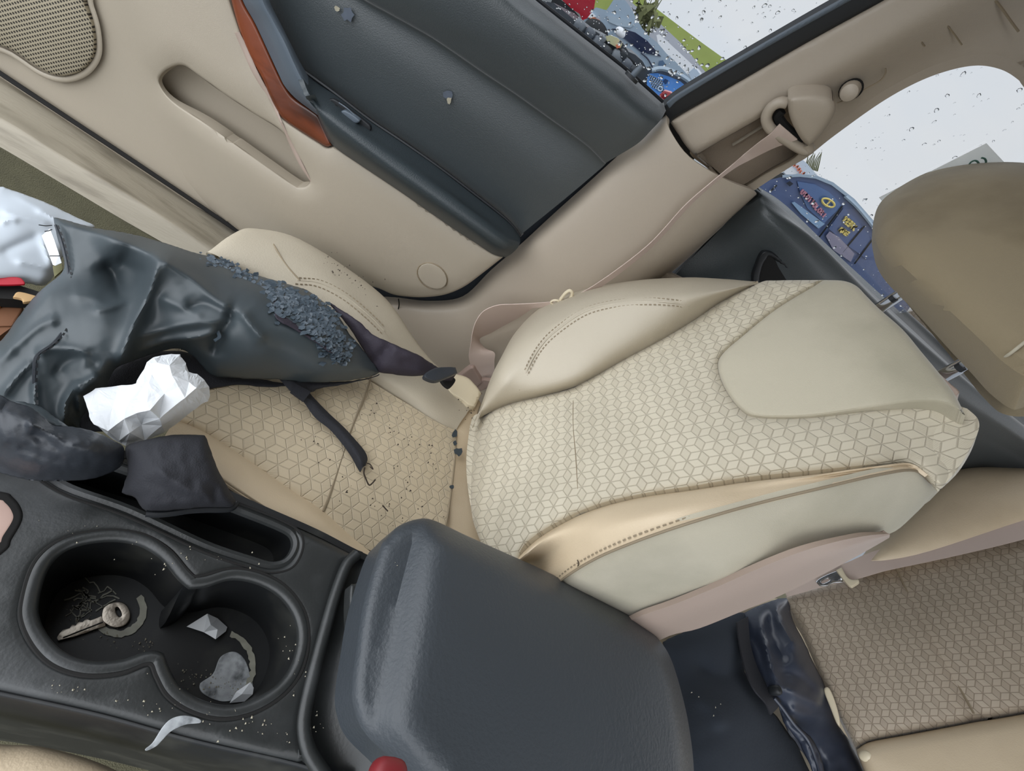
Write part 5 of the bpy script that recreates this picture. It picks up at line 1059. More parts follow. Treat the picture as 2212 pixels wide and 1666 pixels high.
# sleeve lying over the console
relief('sleeve', [(-60, 840, 1), (0, 851), (24, 864), (66, 878), (95, 900), (118, 918), (165, 921), (212, 933), (245, 950), (266, 962), (270, 976), (268, 1000), (250, 1018), (210, 1034), (165, 1040), (70, 1040), (0, 1024), (-60, 1010, 1)], FZ,
       [(-40, 860, .05), (20, 880, .06), (70, 910, .062), (130, 950, .060), (200, 955, .056), (250, 970, .040), (60, 990, .040), (150, 1005, .036), (0, 1000, .02), (230, 1010, .022), (0, 940, .055), (120, 925, .045)], leather_g, jk, v=-.428,
       creases=[([(55, 910), (95, 928), (134, 948)], .014, 16), ([(60, 935), (100, 955), (130, 975)], -.005, 22), ([(140, 960), (190, 975), (235, 1000)], .004, 22), ([(30, 960), (90, 985), (160, 1000)], -.006, 22), ([(0, 890), (12, 874), (24, 866)], -.008, 5)], sp=5, edge=(.02, 18), t=.003, noise=.0007, nsc=.06)
relief('inner_flap', [(30, 866), (60, 868), (95, 880), (120, 900), (150, 922), (120, 930), (75, 920), (40, 890)], FZ, [(60, 880, .0), (100, 905, 0)], leather, jk, v=-.405, sp=7, edge=(.01, 10), t=.002)
# ------------------------------------------------------------------ cloth pouch on the console edge
ph = relief('cloth_pouch', [(270, 964), (300, 952), (353, 940), (400, 937), (444, 939, 1), (450, 952), (470, 1007), (490, 1045), (511, 1080, 1), (508, 1092), (496, 1098), (447, 1098), (376, 1104), (330, 1108), (315, 1106), (300, 1092), (291, 1077), (272, 1070), (262, 1064), (268, 1040), (274, 1020), (272, 990)], FZ,
       [(275, 970, .045), (353, 945, .048), (440, 945, .048), (400, 990, .058), (340, 1000, .056), (300, 1040, .050), (380, 1050, .052), (450, 1040, .054), (495, 1075, .036), (440, 1085, .040), (370, 1090, .036), (320, 1095, .03), (275, 1050, .02)], blackcl, None, v=-.445,
       creases=[([(330, 1010), (370, 1035), (410, 1060), (450, 1060)], .007, 22), ([(320, 1040), (370, 1065), (400, 1078)], -.006, 16), ([(470, 1090), (462, 1068), (470, 1050)], -.007, 12), ([(455, 1092), (450, 1075), (440, 1062)], .006, 9), ([(290, 1060), (300, 1085), (310, 1098)], .004, 7)], sp=5, edge=(.020, 7), t=.004, noise=.0008, nsc=.05,
       label='soft black cloth pouch draped over the console side slot', cat='pouch')
tube('pouch_hem', [FZ(x, y, -.437 + .006) for x, y in [(315, 1110), (345, 1111), (376, 1108), (410, 1103), (447, 1101), (480, 1101), (500, 1098), (511, 1086)]], .0028, rubber, ph, k=8)
# ------------------------------------------------------------------ crumpled white paper
props(crumple('crumpled_paper', [(190, 886, .0), (202, 917, .01), (232, 941, .012), (262, 957, .012), (272, 962, .012), (312, 951, .015), (357, 934, .018), (397, 903, .02), (433, 875, .03), (451, 868, .03), (455, 854, .034), (451, 836, .036), (441, 822, .038), (427, 807, .036), (409, 802, .038), (402, 784, .036), (390, 764, .034), (370, 763, .034), (349, 766, .036), (330, 772, .03), (316, 782, .03), (309, 803, .03), (296, 830, .024), (252, 833, .01), (208, 840, .006), (180, 856, .0)], FZ,
       [(334, 776, .050), (342, 786, .056), (372, 812, .066), (366, 790, .060), (330, 810, .052), (321, 826, .056), (300, 850, .048), (425, 838, .064), (432, 840, .058), (318, 870, .062), (292, 894, .050), (324, 886, .066), (380, 874, .058), (345, 905, .050), (310, 905, .034), (268, 905, .036), (232, 932, .030), (280, 935, .030), (258, 950, .020), (243, 880, .026), (250, 860, .020), (278, 868, .034), (400, 800, .050), (408, 826, .062), (440, 850, .046), (378, 920, .030), (355, 850, .060), (400, 860, .062), (350, 920, .032), (306, 918, .028)],
       paperm, None, v=-.44, t=.0008, sub=2, amp=.004), 'crumpled sheet of white paper beside the black jacket', 'paper')
# ------------------------------------------------------------------ white plastic bag in the footwell
bg = thing('plastic_bag', 'white plastic carrier bag with a red print in the passenger footwell', 'plastic bag', FZ(50, 520, -.52))
relief('film', [(-90, 405, 1), (0, 402), (12, 404), (62, 421), (116, 443), (156, 463), (200, 483), (208, 491, 1), (160, 520, 1), (135, 560, 1), (116, 600), (94, 619), (55, 614), (0, 612), (-90, 605, 1)], FZ,
       [(0, 410, .03), (60, 430, .032), (190, 490, .022), (40, 480, .045), (60, 560, .042), (100, 590, .036), (-50, 500, .045), (120, 530, .036)], bagm, bg, v=-.52,
       creases=[([(0, 455), (30, 463), (80, 475), (110, 487)], .006, 9), ([(30, 421), (80, 447), (125, 480), (140, 500)], .005, 8), ([(0, 548), (40, 528), (90, 507)], -.010, 16), ([(32, 563), (70, 571), (112, 582)], .006, 9), ([(88, 510), (100, 545), (113, 580)], .006, 7), ([(0, 483), (20, 475), (40, 477)], .006, 7), ([(78, 455), (100, 462), (130, 478)], .005, 6)], sp=5, edge=(.014, 9), t=.0012, noise=0, nsc=.03)
slab('red_print', [(-90, 594, 1), (0, 596), (22, 598), (42, 600), (50, 605), (54, 613), (45, 615), (0, 616), (-90, 614, 1)], FZ, redm, bg, v=-.478, r=.001, t=.001, sp=.01, label='red printed area')
props(crumple('paper_strip', [(90, 509, .012), (108, 494, .016), (118, 520, .018), (127, 548, .018), (133, 568, .014), (119, 574, .012), (114, 572, .01), (104, 545, .014)], FZ, [], paperm, None, v=-.46), 'narrow white folded paper strip between the plastic bag and the jacket', 'paper')
props(slab('cardboard_piece', [(114, 574, 1), (133, 568, 1), (136, 583, 1), (118, 598, 1)], FZ, plain('olive_card', '7d7a58', .8), None, v=-.462, r=.0005, t=.002, sp=.02), 'small olive cardboard corner below the white paper strip', 'cardboard')
bxx = thing('cardboard_box', 'brown cardboard box with an orange mark at the left edge of the footwell', 'box', FZ(20, 680, -.54))
slab('box_side', [(-90, 630, 1), (30, 640, 1), (50, 652, 1), (48, 672, 1), (28, 705, 1), (-90, 790, 1)], FZ, tan, bxx, v=-.50, r=.002, t=.06, sp=.03)
slab('box_rim', [(-90, 614, 1), (40, 616, 1), (84, 630, 1), (86, 640, 1), (60, 648, 1), (-90, 640, 1)], FZ, dark, bxx, v=-.485, r=.002, t=.012, sp=.03)
slab('box_flap', [(28, 642, 1), (36, 632), (50, 632), (80, 640, 1), (70, 650), (50, 654, 1), (46, 646)], FZ, plain('light_card', 'b59468', .8), bxx, v=-.480, r=.001, t=.002, sp=.02)
slab('orange_mark', [(-60, 640, 1), (2, 648, 1), (0, 664, 1), (-60, 680, 1)], FZ, orange, bxx, v=-.496, r=0, t=.002, sp=.03)
# ------------------------------------------------------------------ rear seat, belt and clothes on it
rs = thing('rear_bench', 'beige rear bench with patterned cloth backrest behind the front seats', 'car seat', FR(1950, 1450, -.1))
ub = np.array([0, -math.sin(math.radians(25)), math.cos(math.radians(25))])
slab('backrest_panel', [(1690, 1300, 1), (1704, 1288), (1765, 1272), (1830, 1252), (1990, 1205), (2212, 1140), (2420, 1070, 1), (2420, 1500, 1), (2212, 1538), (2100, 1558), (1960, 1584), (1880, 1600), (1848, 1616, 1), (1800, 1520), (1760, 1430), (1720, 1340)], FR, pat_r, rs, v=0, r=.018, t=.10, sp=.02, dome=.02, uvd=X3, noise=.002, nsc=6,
     hf=lambda P, d, to2: (lambda a, b: -.010 * np.exp(-((((P - a) @ np.array([-(b - a)[1], (b - a)[0]]) / np.linalg.norm(b - a)))/.012)**2))(to2(1940, 1240), to2(2100, 1540)))
tube('seam', [FR(x, y, .020) for x, y in [(1936, 1228), (1958, 1275), (1995, 1345), (2036, 1420), (2075, 1490), (2104, 1542)]], .0018, seamm, rs, k=5)
slab('centre_bolster', [(1850, 1620, 1), (1880, 1603), (1960, 1588), (2100, 1562), (2212, 1543), (2420, 1505, 1), (2420, 1900, 1), (1960, 1900, 1), (1900, 1740), (1868, 1665)], FR, vinyl_c, rs, v=.004, r=.02, t=.10, sp=.03, dome=.01)
slab('armrest_insert', [(2195, 1250), (2204, 1226), (2225, 1205), (2420, 1130, 1), (2420, 1340, 1), (2225, 1290), (2200, 1275)], FR, vinyl, rs, v=.022, r=.004, t=.01, sp=.02)
slab('window_side_bolster', [(1840, 1235, 1), (1880, 1180), (1960, 1100), (2008, 1050), (2050, 1022), (2110, 1010), (2212, 1012), (2420, 1020, 1), (2420, 1080, 1), (2212, 1145), (1990, 1215)], FR, vinyl_c, rs, v=.01, r=.03, t=.1, sp=.025, dome=.02)
slab('parcel_corner', [(2040, 1030, 1), (2062, 1003, 1), (2140, 996), (2152, 1010), (2130, 1024), (2080, 1034)], FR, velour_d, rs, v=-.02, r=.004, t=.02, sp=.03)
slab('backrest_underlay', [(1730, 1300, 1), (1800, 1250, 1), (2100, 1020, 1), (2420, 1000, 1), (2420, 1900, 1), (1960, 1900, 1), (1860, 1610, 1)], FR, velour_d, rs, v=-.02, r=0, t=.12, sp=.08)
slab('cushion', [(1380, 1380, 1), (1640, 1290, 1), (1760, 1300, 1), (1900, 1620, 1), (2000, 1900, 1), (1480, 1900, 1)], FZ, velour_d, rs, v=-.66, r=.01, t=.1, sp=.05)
ball('anchor_clip', FR(1870, 1634, .02), .009, .006, .012, cream, rs); 
slab('side_clip', [(1780, 1492), (1790, 1486), (1802, 1510), (1812, 1545), (1815, 1572, 1), (1806, 1560), (1794, 1530)], FR, cream, rs, v=.035, r=.003, t=.01, sp=.01)
rb = thing('rear_seat_belt', 'beige rear seat belt with a steel tongue lying along the rear backrest', 'seat belt', FR(1850, 1240, .03))
RA = [(1690, 1268, .03), (1760, 1240, .04), (1830, 1215, .045), (1890, 1190, .045), (1980, 1168, .045), (2080, 1145, .045), (2212, 1105, .045), (2420, 1040, .045)]
RB = [(1700, 1290, .03), (1770, 1270, .04), (1855, 1250, .045), (1915, 1233, .045), (2000, 1215, .045), (2090, 1195, .045), (2212, 1165, .045), (2420, 1105, .045)]
ribbon('webbing', RA, RB, FR, web, rb, nu=6)
tgp = [(1762, 1257, 1), (1770, 1250), (1790, 1240), (1812, 1232, 1), (1820, 1236), (1822, 1258, 1), (1800, 1260), (1785, 1266), (1770, 1265)]
slab('steel_tongue', tgp, FR, chrome, rb, v=.055, r=.001, t=.003, sp=.01, holes=[[(1774, 1257), (1788, 1250), (1792, 1254), (1778, 1261)]])
slab('tongue_grip', [(1806, 1232, 1), (1818, 1226, 1), (1828, 1244), (1838, 1252), (1854, 1252, 1), (1855, 1258), (1840, 1268, 1), (1832, 1264), (1820, 1250)], FR, cream, rb, v=.060, r=.002, t=.008, sp=.01)
# dark clothes on the rear cushion
props(relief('navy_blanket', [(1428, 1385, 1), (1470, 1365), (1520, 1345), (1600, 1320), (1616, 1345), (1618, 1400), (1612, 1450), (1660, 1520), (1720, 1600), (1760, 1680), (1800, 1760, 1), (1480, 1900, 1), (1470, 1700, 1), (1440, 1500)], FZ,
       [(1440, 1400, .0), (1520, 1380, .03), (1580, 1360, .03), (1480, 1470, .01), (1560, 1460, .035), (1600, 1440, .035), (1500, 1560, .04), (1600, 1560, .05), (1680, 1620, .03), (1520, 1660, .05), (1600, 1660, .05)], navy, None, v=-.60,
       creases=[([(1500, 1430), (1540, 1460), (1590, 1455), (1605, 1420)], -.02, 26), ([(1490, 1500), (1540, 1530), (1560, 1580)], .012, 34), ([(1620, 1400), (1612, 1460)], -.01, 14)], sp=9, edge=(.02, 22), t=.004, noise=.001, nsc=.02), 'matte navy fleece heaped behind the armrest lid on the rear seat', 'blanket')
nj = thing('nylon_jacket', 'shiny dark blue nylon jacket bunched against the rear backrest', 'jacket', FZ(1700, 1480, -.60))
relief('jacket_body', [(1600, 1325, 1), (1640, 1305), (1680, 1292), (1710, 1290, 1), (1712, 1330), (1734, 1375), (1762, 1435), (1784, 1480), (1800, 1516), (1806, 1552), (1850, 1620), (1890, 1700, 1), (1860, 1800, 1), (1780, 1720), (1740, 1640), (1700, 1585), (1684, 1530), (1650, 1500), (1625, 1450), (1612, 1400)], FZ,
       [(1650, 1320, .05), (1690, 1310, .06), (1670, 1400, .07), (1700, 1420, .08), (1650, 1450, .05), (1690, 1480, .07), (1740, 1480, .08), (1760, 1520, .07), (1700, 1540, .05), (1780, 1560, .04), (1760, 1620, .0), (1820, 1640, .02), (1830, 1700, .02), (1630, 1380, .03)], nylon, nj, v=-.60,
       creases=[([(1672, 1300), (1690, 1350), (1720, 1400)], .018, 12), ([(1640, 1330), (1650, 1380), (1665, 1440), (1680, 1480)], .016, 14), ([(1660, 1330), (1672, 1380), (1700, 1440)], -.016, 14), ([(1620, 1370), (1640, 1400), (1650, 1440)], -.014, 12), ([(1660, 1480), (1700, 1490), (1740, 1510), (1780, 1530)], .014, 16), ([(1680, 1450), (1720, 1460), (1760, 1490)], -.01, 14), ([(1700, 1530), (1740, 1545), (1780, 1545)], .012, 14), ([(1690, 1560), (1740, 1600), (1780, 1670)], -.03, 20)], sp=6, edge=(.02, 12), t=.002, noise=.0015, nsc=.04, n=5)
patch('strap', [[(1592, 1345, -.56), (1616, 1332, -.56)], [(1600, 1400, -.56), (1622, 1395, -.56)], [(1612, 1450, -.555), (1640, 1450, -.555)], [(1630, 1490, -.55), (1668, 1500, -.55)], [(1655, 1520, -.55), (1690, 1510, -.55)], [(1665, 1545, -.56), (1680, 1530, -.56)]], FZ, blackcl, nj, nu=5, nv=3, t=.003)
ball('cord_stopper', FZ(1674, 1492, -.535), .008, .008, .012, rubber, nj, e=.7)
tube('piping', [FZ(x, y, -.548) for x, y in [(1672, 1508), (1690, 1530), (1715, 1565), (1745, 1600), (1765, 1650), (1776, 1700)]], .003, nylon, nj, k=6)
relief('loose_flap', [(1676, 1508, 1), (1700, 1540), (1730, 1570), (1760, 1600), (1780, 1650), (1790, 1720, 1), (1770, 1720, 1), (1750, 1660), (1720, 1600), (1690, 1560)], FZ, [(1690, 1530, .01), (1740, 1590, .015), (1775, 1660, .01)], nylon, nj, v=-.565, sp=6, edge=(.008, 6), t=.002, noise=.003, nsc=.06)
scatter('lint_specks', [(1500, 1480, 1520, 1500, -.548, 2), (1535, 1505, 1560, 1530, -.545, 3)], FZ, crumbm, 'two pale lint specks on the navy fleece', seed=12, s=(.0012, .0024), cat='lint')
# ------------------------------------------------------------------ outside the windows
FO = FX
def flat(name, pts, X, m, parent, dep=.02, dx=0., label=None, smooth=False):
    """solid panel whose near face stands on x = X, given depth away from the car"""
    V = [FX(x, y, X - dx) for x, y in pts]; n = len(V); cc = np.mean(V, axis=0); q_ = cc - CAM; V2 = [cc + (p - cc) * (.8 if dep > .15 else 1) + dep * np.array([1, q_[1] / q_[0], 0]) for p in V]
    res = delaunay_2d_cdt([Vector((p[1], p[2])) for p in V], [(i, (i + 1) % n) for i in range(n)], [], 1, 1e-6)
    idx = [g[0] if len(g) else 0 for g in res[3]]; T = [[idx[i] for i in f] for f in res[2]]
    F = []
    for f in T:
        a, b, c = V[f[0]], V[f[1]], V[f[2]]; F.append(f if np.cross(b - a, c - a)[0] < 0 else f[::-1])
    ar = sum(V[i][1] * V[(i + 1) % n][2] - V[(i + 1) % n][1] * V[i][2] for i in range(n))
    F += [[n + i for i in f][::-1] for f in F]; F += [((i, (i + 1) % n, (i + 1) % n + n, i + n) if ar > 0 else (i, i + n, (i + 1) % n + n, (i + 1) % n)) for i in range(n)]
    return mk(name, V + V2, F, m, parent, smooth=smooth, label=label)
grass = plain('grass_green', 'a3b062', .95, bump=.5, bsc=3, var=.2, vsc=1.2)
hl = flat('grass_bank', [(1180, -200), (1340, -40), (1400, 5), (1470, 58), (1520, 95), (1576, 135), (1610, 170), (1625, 215), (1600, 300), (1500, 260), (1180, 0)], 26, grass, None, dep=12); props(hl, 'green grassy bank behind the parked vehicles', 'grass bank')
wallm = plain('pale_grey_panels', 'b8bbc4', .7, var=.08, vsc=2)
fw = flat('perimeter_wall', [(1330, -10), (1345, -14), (1372, 12), (1410, 36), (1470, 92), (1532, 165), (1526, 172), (1540, 200), (1480, 200), (1420, 110), (1340, 20)], 18, wallm, None, dep=.6); props(fw, 'long pale grey wall running below the grass bank', 'wall')
bushm = plain('dry_scrub', '6c6f4a', .95, var=.35, vsc=3)
r = np.random.default_rng(3); bc_ = [(1394, 34), (1403, 44), (1388, 22), (1398, 28), (1380, 40)]; Vb = []; Fb = []
bo = thing('shrub', 'scrubby bare shrub by the pale wall seen through the front door window', 'shrub', FX(1395, 60, 16))
for i in range(150):
    c = FX(1395 + r.normal() * 9, 36 + r.normal() * 12, 16) + np.array([r.normal() * .3, 0, 0]); q = r.uniform(.05, .14); k = len(Vb); A_ = r.normal(size=(3, 3)) * q; Vb += [c + a for a in A_]; Fb.append((k, k + 1, k + 2))
mk('foliage', Vb, Fb, bushm, bo, smooth=False)
for i in range(6):
    x = 1385 + 5 * i; tube('twig', [FX(x + 4, 62, 16), FX(x + 3, 30, 16), FX(x + 10 + 3 * i, -2 - 4 * (i % 3), 16)], [.03, .02, .008], bushm, bo, k=5)
silver = plain('silver_blue_paint', '9eb0c0', .3, coat=.5, spec=.6); whitep = plain('white_paint', 'f0f2f5', .4); darkglass = plain('dark_car_glass', '27304a', .12, spec=.8); paleglass = plain('pale_car_glass', 'a9b9c6', .1, spec=.8)
sv = thing('silver_sedan', 'silver blue parked car with an orange side light through the front window', 'car', FX(1400, 120, 9))
flat('body', [(1262, 36), (1270, 30), (1278, 22), (1288, 16), (1310, 22), (1316, 14), (1330, -8), (1345, -6), (1358, 10), (1375, 40), (1388, 62), (1402, 78), (1420, 92), (1440, 116), (1462, 136), (1500, 178), (1520, 210), (1500, 260), (1380, 200), (1300, 120), (1262, 60)], 9, silver, sv, dep=1.7)
flat('side_window', [(1322, 62), (1345, 62), (1372, 70), (1398, 88), (1428, 122), (1400, 116), (1384, 112), (1360, 92)], 9, darkglass, sv, dep=.03, dx=.02)
flat('windscreen', [(1310, 34), (1322, 34), (1345, 40), (1370, 52), (1362, 60), (1335, 56), (1316, 48)], 9, paleglass, sv, dep=.03, dx=.02)
flat('indicator', [(1272, 38), (1282, 37), (1296, 44), (1294, 48), (1280, 46)], 9, plain('amber_lens', 'e8895a', .3), sv, dep=.03, dx=.03, label='orange side light')
flat('headlamp', [(1266, 30), (1280, 28), (1288, 36), (1276, 38), (1266, 38)], 9, whitep, sv, dep=.03, dx=.03)
ball('mirror', FX(1340, 70, 8.8), .06, .09, .06, whitep, sv)
tube('door_line', [FX(1385, 114, 8.97), FX(1400, 128, 8.97), FX(1412, 150, 8.97)], .01, darkglass, sv, k=4)
ball('wheel_arch', FX(1286, 72, 8.97), .05, .22, .16, rubber, sv)
flat('fuel_emblem', [(1424, 132), (1432, 130), (1437, 138), (1434, 147), (1427, 147), (1422, 140)], 9, plain('blue_decal', '4d6a8a', .4), sv, dep=.02, dx=.03)
vn = thing('white_van', 'long white van roof in front of the pale wall', 'van', FX(1470, 130, 13))
flat('body', [(1418, 76), (1424, 74), (1440, 88), (1498, 142), (1510, 150), (1516, 158), (1500, 186), (1496, 184), (1470, 168), (1440, 130), (1422, 96)], 13, whitep, vn, dep=1.8)
flat('rear_window', [(1486, 158), (1501, 145), (1512, 160), (1498, 178)], 13, plain('blue_grey_glass', 'b9c8d8', .2), vn, dep=.03, dx=.03)
rdc = thing('red_car', 'wet red car body at the top of the front door window', 'car', FX(1240, 10, 5.6))
flat('body', [(1180, -60), (1286, -60), (1288, -10), (1286, 0), (1283, 20), (1268, 40), (1258, 44), (1252, 30), (1236, 20), (1216, 2)], 5.6, plain('red_paint', 'a8192c', .3, coat=.5), rdc, dep=1.2)
flat('trim_strip', [(1196, -10), (1236, 20), (1256, 44), (1248, 48), (1220, 30), (1190, 6)], 5.6, rubber, rdc, dep=.1, dx=.02)
wk = thing('wrecked_car', 'dark crumpled car front with a yellowed headlamp below the silver car', 'car', FX(1330, 130, 4.6))
junk = plain('dark_wet_metal', '43484e', .4, var=.4, vsc=30, bump=.6, bsc=30)
flat('body', [(1196, 6), (1250, 50), (1284, 66), (1300, 76), (1325, 78), (1345, 92), (1358, 112), (1372, 118), (1388, 132), (1398, 150), (1404, 160), (1396, 172), (1400, 190), (1380, 200), (1300, 160), (1180, 60), (1160, 0)], 4.6, junk, wk, dep=.6)
flat('headlamp', [(1304, 80), (1318, 76), (1335, 83), (1344, 96), (1340, 104), (1330, 102), (1314, 92)], 4.6, plain('yellowed_lens', 'c9c8a0', .2), wk, dep=.05, dx=.06, label='yellowed headlamp')
flat('marker_light', [(1330, 97), (1338, 96), (1340, 103), (1332, 105)], 4.6, plain('amber_lens_small', 'd87a5c', .3), wk, dep=.04, dx=.11)
for i, (x, y, q) in enumerate(((1290, 96, 12), (1310, 112, 10), (1332, 124, 12), (1352, 140, 11), (1366, 152, 9), (1300, 84, 7), (1274, 72, 9), (1345, 118, 8), (1252, 56, 10))):
    ball('bent_part', FX(x, y, 4.52), .04, q * .0046, q * .004, plain('wet_scrap_%d' % i, ('5a6068', '31363b', '70767c')[i % 3], .35), wk, e=.6, nu=10, nv=6)
flat('tyre', [(1344, 122), (1360, 124), (1374, 138), (1378, 150), (1370, 150), (1358, 140), (1346, 132)], 4.6, rubber, wk, dep=.05, dx=.05)
bl = thing('blue_windscreen_car', 'car with a bright blue windscreen covered in pale writing', 'car', FX(1460, 190, 3.2))
bluew = plain('bright_blue_glass', '5d9ae8', .25, coat=.4, var=.1, vsc=5)
flat('body', [(1392, 160), (1404, 149), (1422, 147), (1450, 152), (1478, 166), (1496, 182), (1503, 194), (1500, 240), (1440, 250), (1400, 210), (1390, 180)], 3.2, junk, bl, dep=1.2)
flat('windscreen', [(1398, 168), (1404, 159), (1420, 158), (1444, 165), (1470, 176), (1486, 190), (1478, 204), (1470, 214), (1440, 216), (1412, 200), (1397, 184)], 3.2, bluew, bl, dep=.03, dx=.03, label='bright blue windscreen')
tube('roof_edge', [FX(1408, 152, 3.15), FX(1430, 148, 3.15), (FX(1460, 158, 3.15)), FX(1484, 172, 3.15), FX(1500, 188, 3.15)], .012, silver, bl, k=6)
whp = plain('pale_paint_pen', 'cfe4fa', .6); 
def scrib(name, strokes, X, m, parent, rad):
    Vs = []; Fs = []
    for st_ in strokes:
        P = [FX(x, y, X) for x, y in st_]
        for a, b in zip(P[:-1], P[1:]):
            dd_ = b - a; n_ = np.array([0, -dd_[2], dd_[1]]); n_ = n_ / max(np.linalg.norm(n_), 1e-9) * rad; k = len(Vs)
            for off in (0, .01):
                Vs += [a - n_ + [off, 0, 0], b - n_ + [off, 0, 0], b + n_ + [off, 0, 0], a + n_ + [off, 0, 0]]
            Fs += [(k, k + 1, k + 2, k + 3), (k + 7, k + 6, k + 5, k + 4), (k, k + 4, k + 5, k + 1), (k + 2, k + 6, k + 7, k + 3)]
    return mk(name, Vs, Fs, m, parent, smooth=False)
ST = []
for j in range(5):
    for i in range(7):
        x = 1402 + i * 4.2 + j * 1.5; y = 162 + j * 6 + i * 2.1; ST.append([(x, y + 2), (x + 1.5, y - 1), (x + 2, y + 2), (x + 3.2, y)])
scrib('lettering', ST, 3.165, whp, bl, .0035)
tube('round_mark', [FX(1426 + 4.5 * math.cos(a), 192 + 4.5 * math.sin(a), 3.16) for a in np.linspace(0, 6.28, 12, endpoint=False)], .003, whp, bl, closed=True, k=4)
flat('square_label', [(1432, 175), (1437, 170), (1444, 174), (1439, 182)], 3.2, plain('navy_label', '1c3f6e', .5), bl, dep=.01, dx=.04)
tube('wiper', [FX(1366, 150, 4.5), FX(1367, 160, 4.5), FX(1370, 172, 4.5)], .006, rubber, wk, k=5)
rl = thing('red_taillight', 'pale red ribbed lamp unit standing by the window sill', 'lamp', FX(1440, 212, 1.6))
flat('lens', [(1424, 205), (1434, 196), (1448, 200), (1456, 208), (1440, 226), (1432, 224)], 1.6, plain('pale_red_lens', 'd0686c', .3), rl, dep=.1)
for i in range(5): tube('rib', [FX(1428 + i * 4, 211 + i * 2.2, 1.59), FX(1433 + i * 4, 203 + i * 2.2, 1.59)], .003, plain('deep_red_rib%d' % i, '9a2a34', .4), rl, k=4)
def stand(parent, x0, x1, px0, px1, py, X, ztop, m=None, name='underbody'):
    a, b = FX(px0, py, X)[1], FX(px1, py, X)[1]; V, F = box_data(((x0 + x1) / 2, (a + b) / 2, ztop / 2), (x1 - x0, abs(b - a), ztop)); return mk(name, V, F, m or rubber, parent, smooth=False)
stand(sv, 9.2, 10.5, 1300, 1490, 200, 9, .75); stand(vn, 13.2, 14.6, 1430, 1495, 190, 13, 1.15); stand(wk, 4.65, 5.1, 1230, 1380, 180, 4.6, .8); stand(rdc, 5.7, 6.6, 1190, 1250, 20, 5.6, .8); stand(bl, 3.3, 4.2, 1420, 1480, 240, 3.2, .95)
tube('post', [(1.66, FX(1440, 215, 1.66)[1], 0), (1.66, FX(1440, 215, 1.66)[1], 1.2)], .02, rubber, rl, k=8)
# view through the rear door window: dark blue car with painted glass
bs = thing('blue_car', 'dark blue car with paint-pen writing on its glass outside the rear window', 'car', FX(1800, 480, 3))
bluep = plain('dusty_blue_paint', '4f5f86', .4, var=.2, vsc=4, coat=.3); blueg = plain('blue_tinted_glass', '4d6a9a', .15, var=.15, vsc=3, spec=.7)
flat('body', [(1620, 420), (1650, 392), (1690, 382), (1728, 381), (1762, 384), (1800, 400), (1826, 420), (1846, 434), (1880, 472), (1905, 505), (1930, 552), (1950, 600), (1972, 655), (1940, 700), (1800, 640), (1650, 500)], 3, bluep, bs, dep=1.6)
flat('front_window', [(1722, 392), (1760, 398), (1790, 414), (1812, 436), (1818, 446), (1780, 482), (1744, 450), (1730, 420)], 3, blueg, bs, dep=.02, dx=.01)
flat('rear_window', [(1822, 450), (1842, 466), (1870, 500), (1900, 548), (1872, 560), (1830, 530), (1790, 494)], 3, plain('deep_blue_glass', '465a86', .15, spec=.7), bs, dep=.02, dx=.01)
flat('lower_panel', [(1710, 438), (1716, 436), (1782, 484), (1768, 494), (1730, 462)], 3, plain('pale_blue_panel', '8aa6c4', .4), bs, dep=.02, dx=.02)
flat('lower_panel', [(1784, 510), (1792, 500), (1812, 512), (1846, 548), (1838, 566), (1800, 540)], 3, plain('taupe_panel', '8f8a9c', .5), bs, dep=.02, dx=.02)
tube('roof_rail', [FX(x, y, 2.98) for x, y in [(1826, 424), (1850, 446), (1880, 482), (1910, 524)]], .010, silver, bs, k=6)
flat('roof_edge', [(1690, 378), (1728, 376), (1766, 380), (1800, 394), (1846, 430), (1890, 480), (1880, 480), (1838, 432), (1796, 400), (1762, 386), (1728, 382), (1690, 384)], 3, silver, bs, dep=.1, dx=.02)
for L_ in ([(1820, 445), (1770, 512)], [(1868, 488), (1820, 545)], [(1886, 516), (1846, 570)], [(1678, 400), (1664, 414)]):
    tube('door_line', [FX(*L_[0], 2.985), FX(*L_[1], 2.985)], .006, rubber, bs, k=4)
def S(cx, cy, pts, ang, sc_): 
    c, s = math.cos(ang), math.sin(ang); return [(cx + sc_ * (x * c - y * s), cy + sc_ * (x * s + y * c)) for x, y in pts]
redpen = plain('pink_paint_pen', 'c48a9a', .6); yelpen = plain('yellow_paint_pen', 'e8d27a', .6)
G_ = {'U': [(0, 0), (0, 3), (1, 4), (2, 3), (2, 0)], 'O': [(0, 1), (1, 0), (2, 1), (2, 3), (1, 4), (0, 3), (0, 1)], 'L': [(0, 0), (0, 4), (2, 4)], 'R': [(0, 4), (0, 0), (2, 1), (0, 2), (2, 4)], 'T': [(0, 0), (2, 0), (1, 0), (1, 4)], 'I': [(1, 0), (1, 4)], 'V': [(0, 0), (1, 4), (2, 0)], 'Y': [(0, 0), (1, 2), (2, 0), (1, 2), (1, 4)], '1': [(0, 1), (1, 0), (1, 4)], '2': [(0, 1), (1, 0), (2, 1), (0, 4), (2, 4)], '5': [(2, 0), (0, 0), (0, 2), (2, 2), (2, 4), (0, 4)], '9': [(2, 2), (0, 2), (0, 0), (2, 0), (2, 4)], 'K': [(0, 0), (0, 4), (0, 2), (2, 0), (0, 2), (2, 4)], 'S': [(2, 0), (0, 1), (2, 3), (0, 4)], 'M': [(0, 4), (0, 0), (1, 2), (2, 0), (2, 4)]}
def word(w, x, y, dx, dy, ang, sc_): return [S(x + i * dx, y + i * dy, G_[ch_], ang, sc_) for i, ch_ in enumerate(w)]
scrib('writing', word('UYOTTOLORI', 1736, 410, 5.2, 5.6, .75, 2.6), 2.975, redpen, bs, .0042)
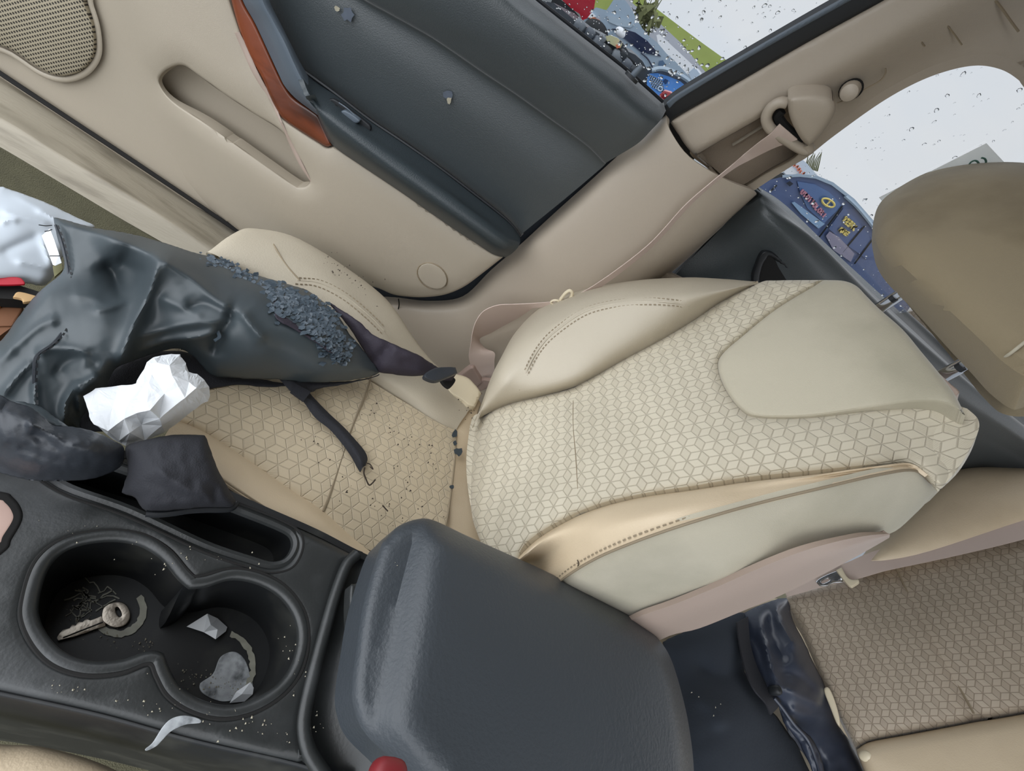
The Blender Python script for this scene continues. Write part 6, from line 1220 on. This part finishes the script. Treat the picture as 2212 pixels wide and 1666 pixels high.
scrib('writing', word('1259K', 1828, 468, 5.0, 4.6, .75, 3.0) + word('KMS', 1820, 492, 6.0, 4.0, .75, 2.6), 2.975, yelpen, bs, .005)
emb = [FX(1789 + 13 * math.cos(a) + 3 * math.sin(a), 438 + 9 * math.sin(a) + 3 * math.cos(a), 2.975) for a in np.linspace(0, 6.28, 16, endpoint=False)]
tube('round_mark', emb, .006, yelpen, bs, closed=True, k=5); tube('round_mark_bar', [FX(1783, 446, 2.975), FX(1795, 432, 2.975)], .005, yelpen, bs, k=5)
flat('label', [(1698, 396), (1706, 391), (1714, 397), (1706, 403)], 3, plain('black_label', '1e2433', .5), bs, dep=.01, dx=.03)
wv = thing('white_pickup', 'white vehicle with orange lettering beside the pillar in the rear window', 'car', FX(1710, 370, 6))
flat('body', [(1690, 372), (1700, 350), (1725, 338), (1742, 352), (1770, 384), (1780, 396), (1700, 384)], 6, plain('pale_blue_white_paint', 'ccd8e4', .4), wv, dep=1.5)
flat('panel', [(1687, 366), (1702, 356), (1712, 362), (1724, 374), (1716, 377), (1698, 377)], 6, whitep, wv, dep=.02, dx=.02)
scrib('lettering', word('UTOLT', 1718, 354, 4.6, 4.8, .8, 1.3), 5.96, plain('orange_letters', 'ef8a6c', .5), wv, .012)
# sticker on the rear window
stk = thing('window_sticker', 'pale grey window label with one green letter behind the headrest', 'sticker', FU(1990, 400, -.019))
q0 = [(1899, 427, 1), (2131, 310, 1), (2240, 420, 1), (2060, 560, 1), (1990, 540, 1)]
slab('label_film', [(1899, 427, 1), (2131, 310, 1), (2290, 480, 1), (2060, 610, 1)], FU, film_mat('pale_label', 'fbfbf8'), stk, v=-.0185, r=0, t=.0006, sp=.05)
grn = plain('green_print', '4f7468', .6)
cx, cy = 2109, 353
tube('letter', [FU(x, y, -.0178) for x, y in [(2120, 341), (2127, 343), (2130, 350), (2126, 358), (2116, 364), (2106, 366), (2098, 362), (2094, 356), (2098, 350), (2106, 347), (2112, 350), (2115, 357), (2112, 363)]], .0011, grn, stk, k=6)
stand(bs, 3.2, 4.4, 1700, 1920, 640, 3, 1.1); stand(wv, 6.2, 7.3, 1705, 1775, 390, 6, 1.3)
tre = thing('bare_branches', 'thin bare branches beside the pillar in the rear door window', 'branches', FX(1760, 350, 8))
for i in range(9):
    x = 1738 + i * 3.4; tube('branch', [FX(x, 362 + i, 8), FX(x + 6, 346, 8), FX(x + 8 + (i * 7 % 9), 328 + (i * 5 % 8), 8)], [.012, .008, .004], bushm, tre, k=4)
tube('trunk', [(8.05, FX(1752, 362, 8)[1], 0), (8.02, FX(1752, 362, 8)[1], 1.4), FX(1752, 366, 8)], [.05, .04, .015], bushm, tre, k=6)
tube('trunk', [(16, FX(1395, 60, 16)[1], 0), (16, FX(1395, 60, 16)[1], 1.0), FX(1395, 40, 16)], [.06, .05, .02], bushm, bo, k=6)
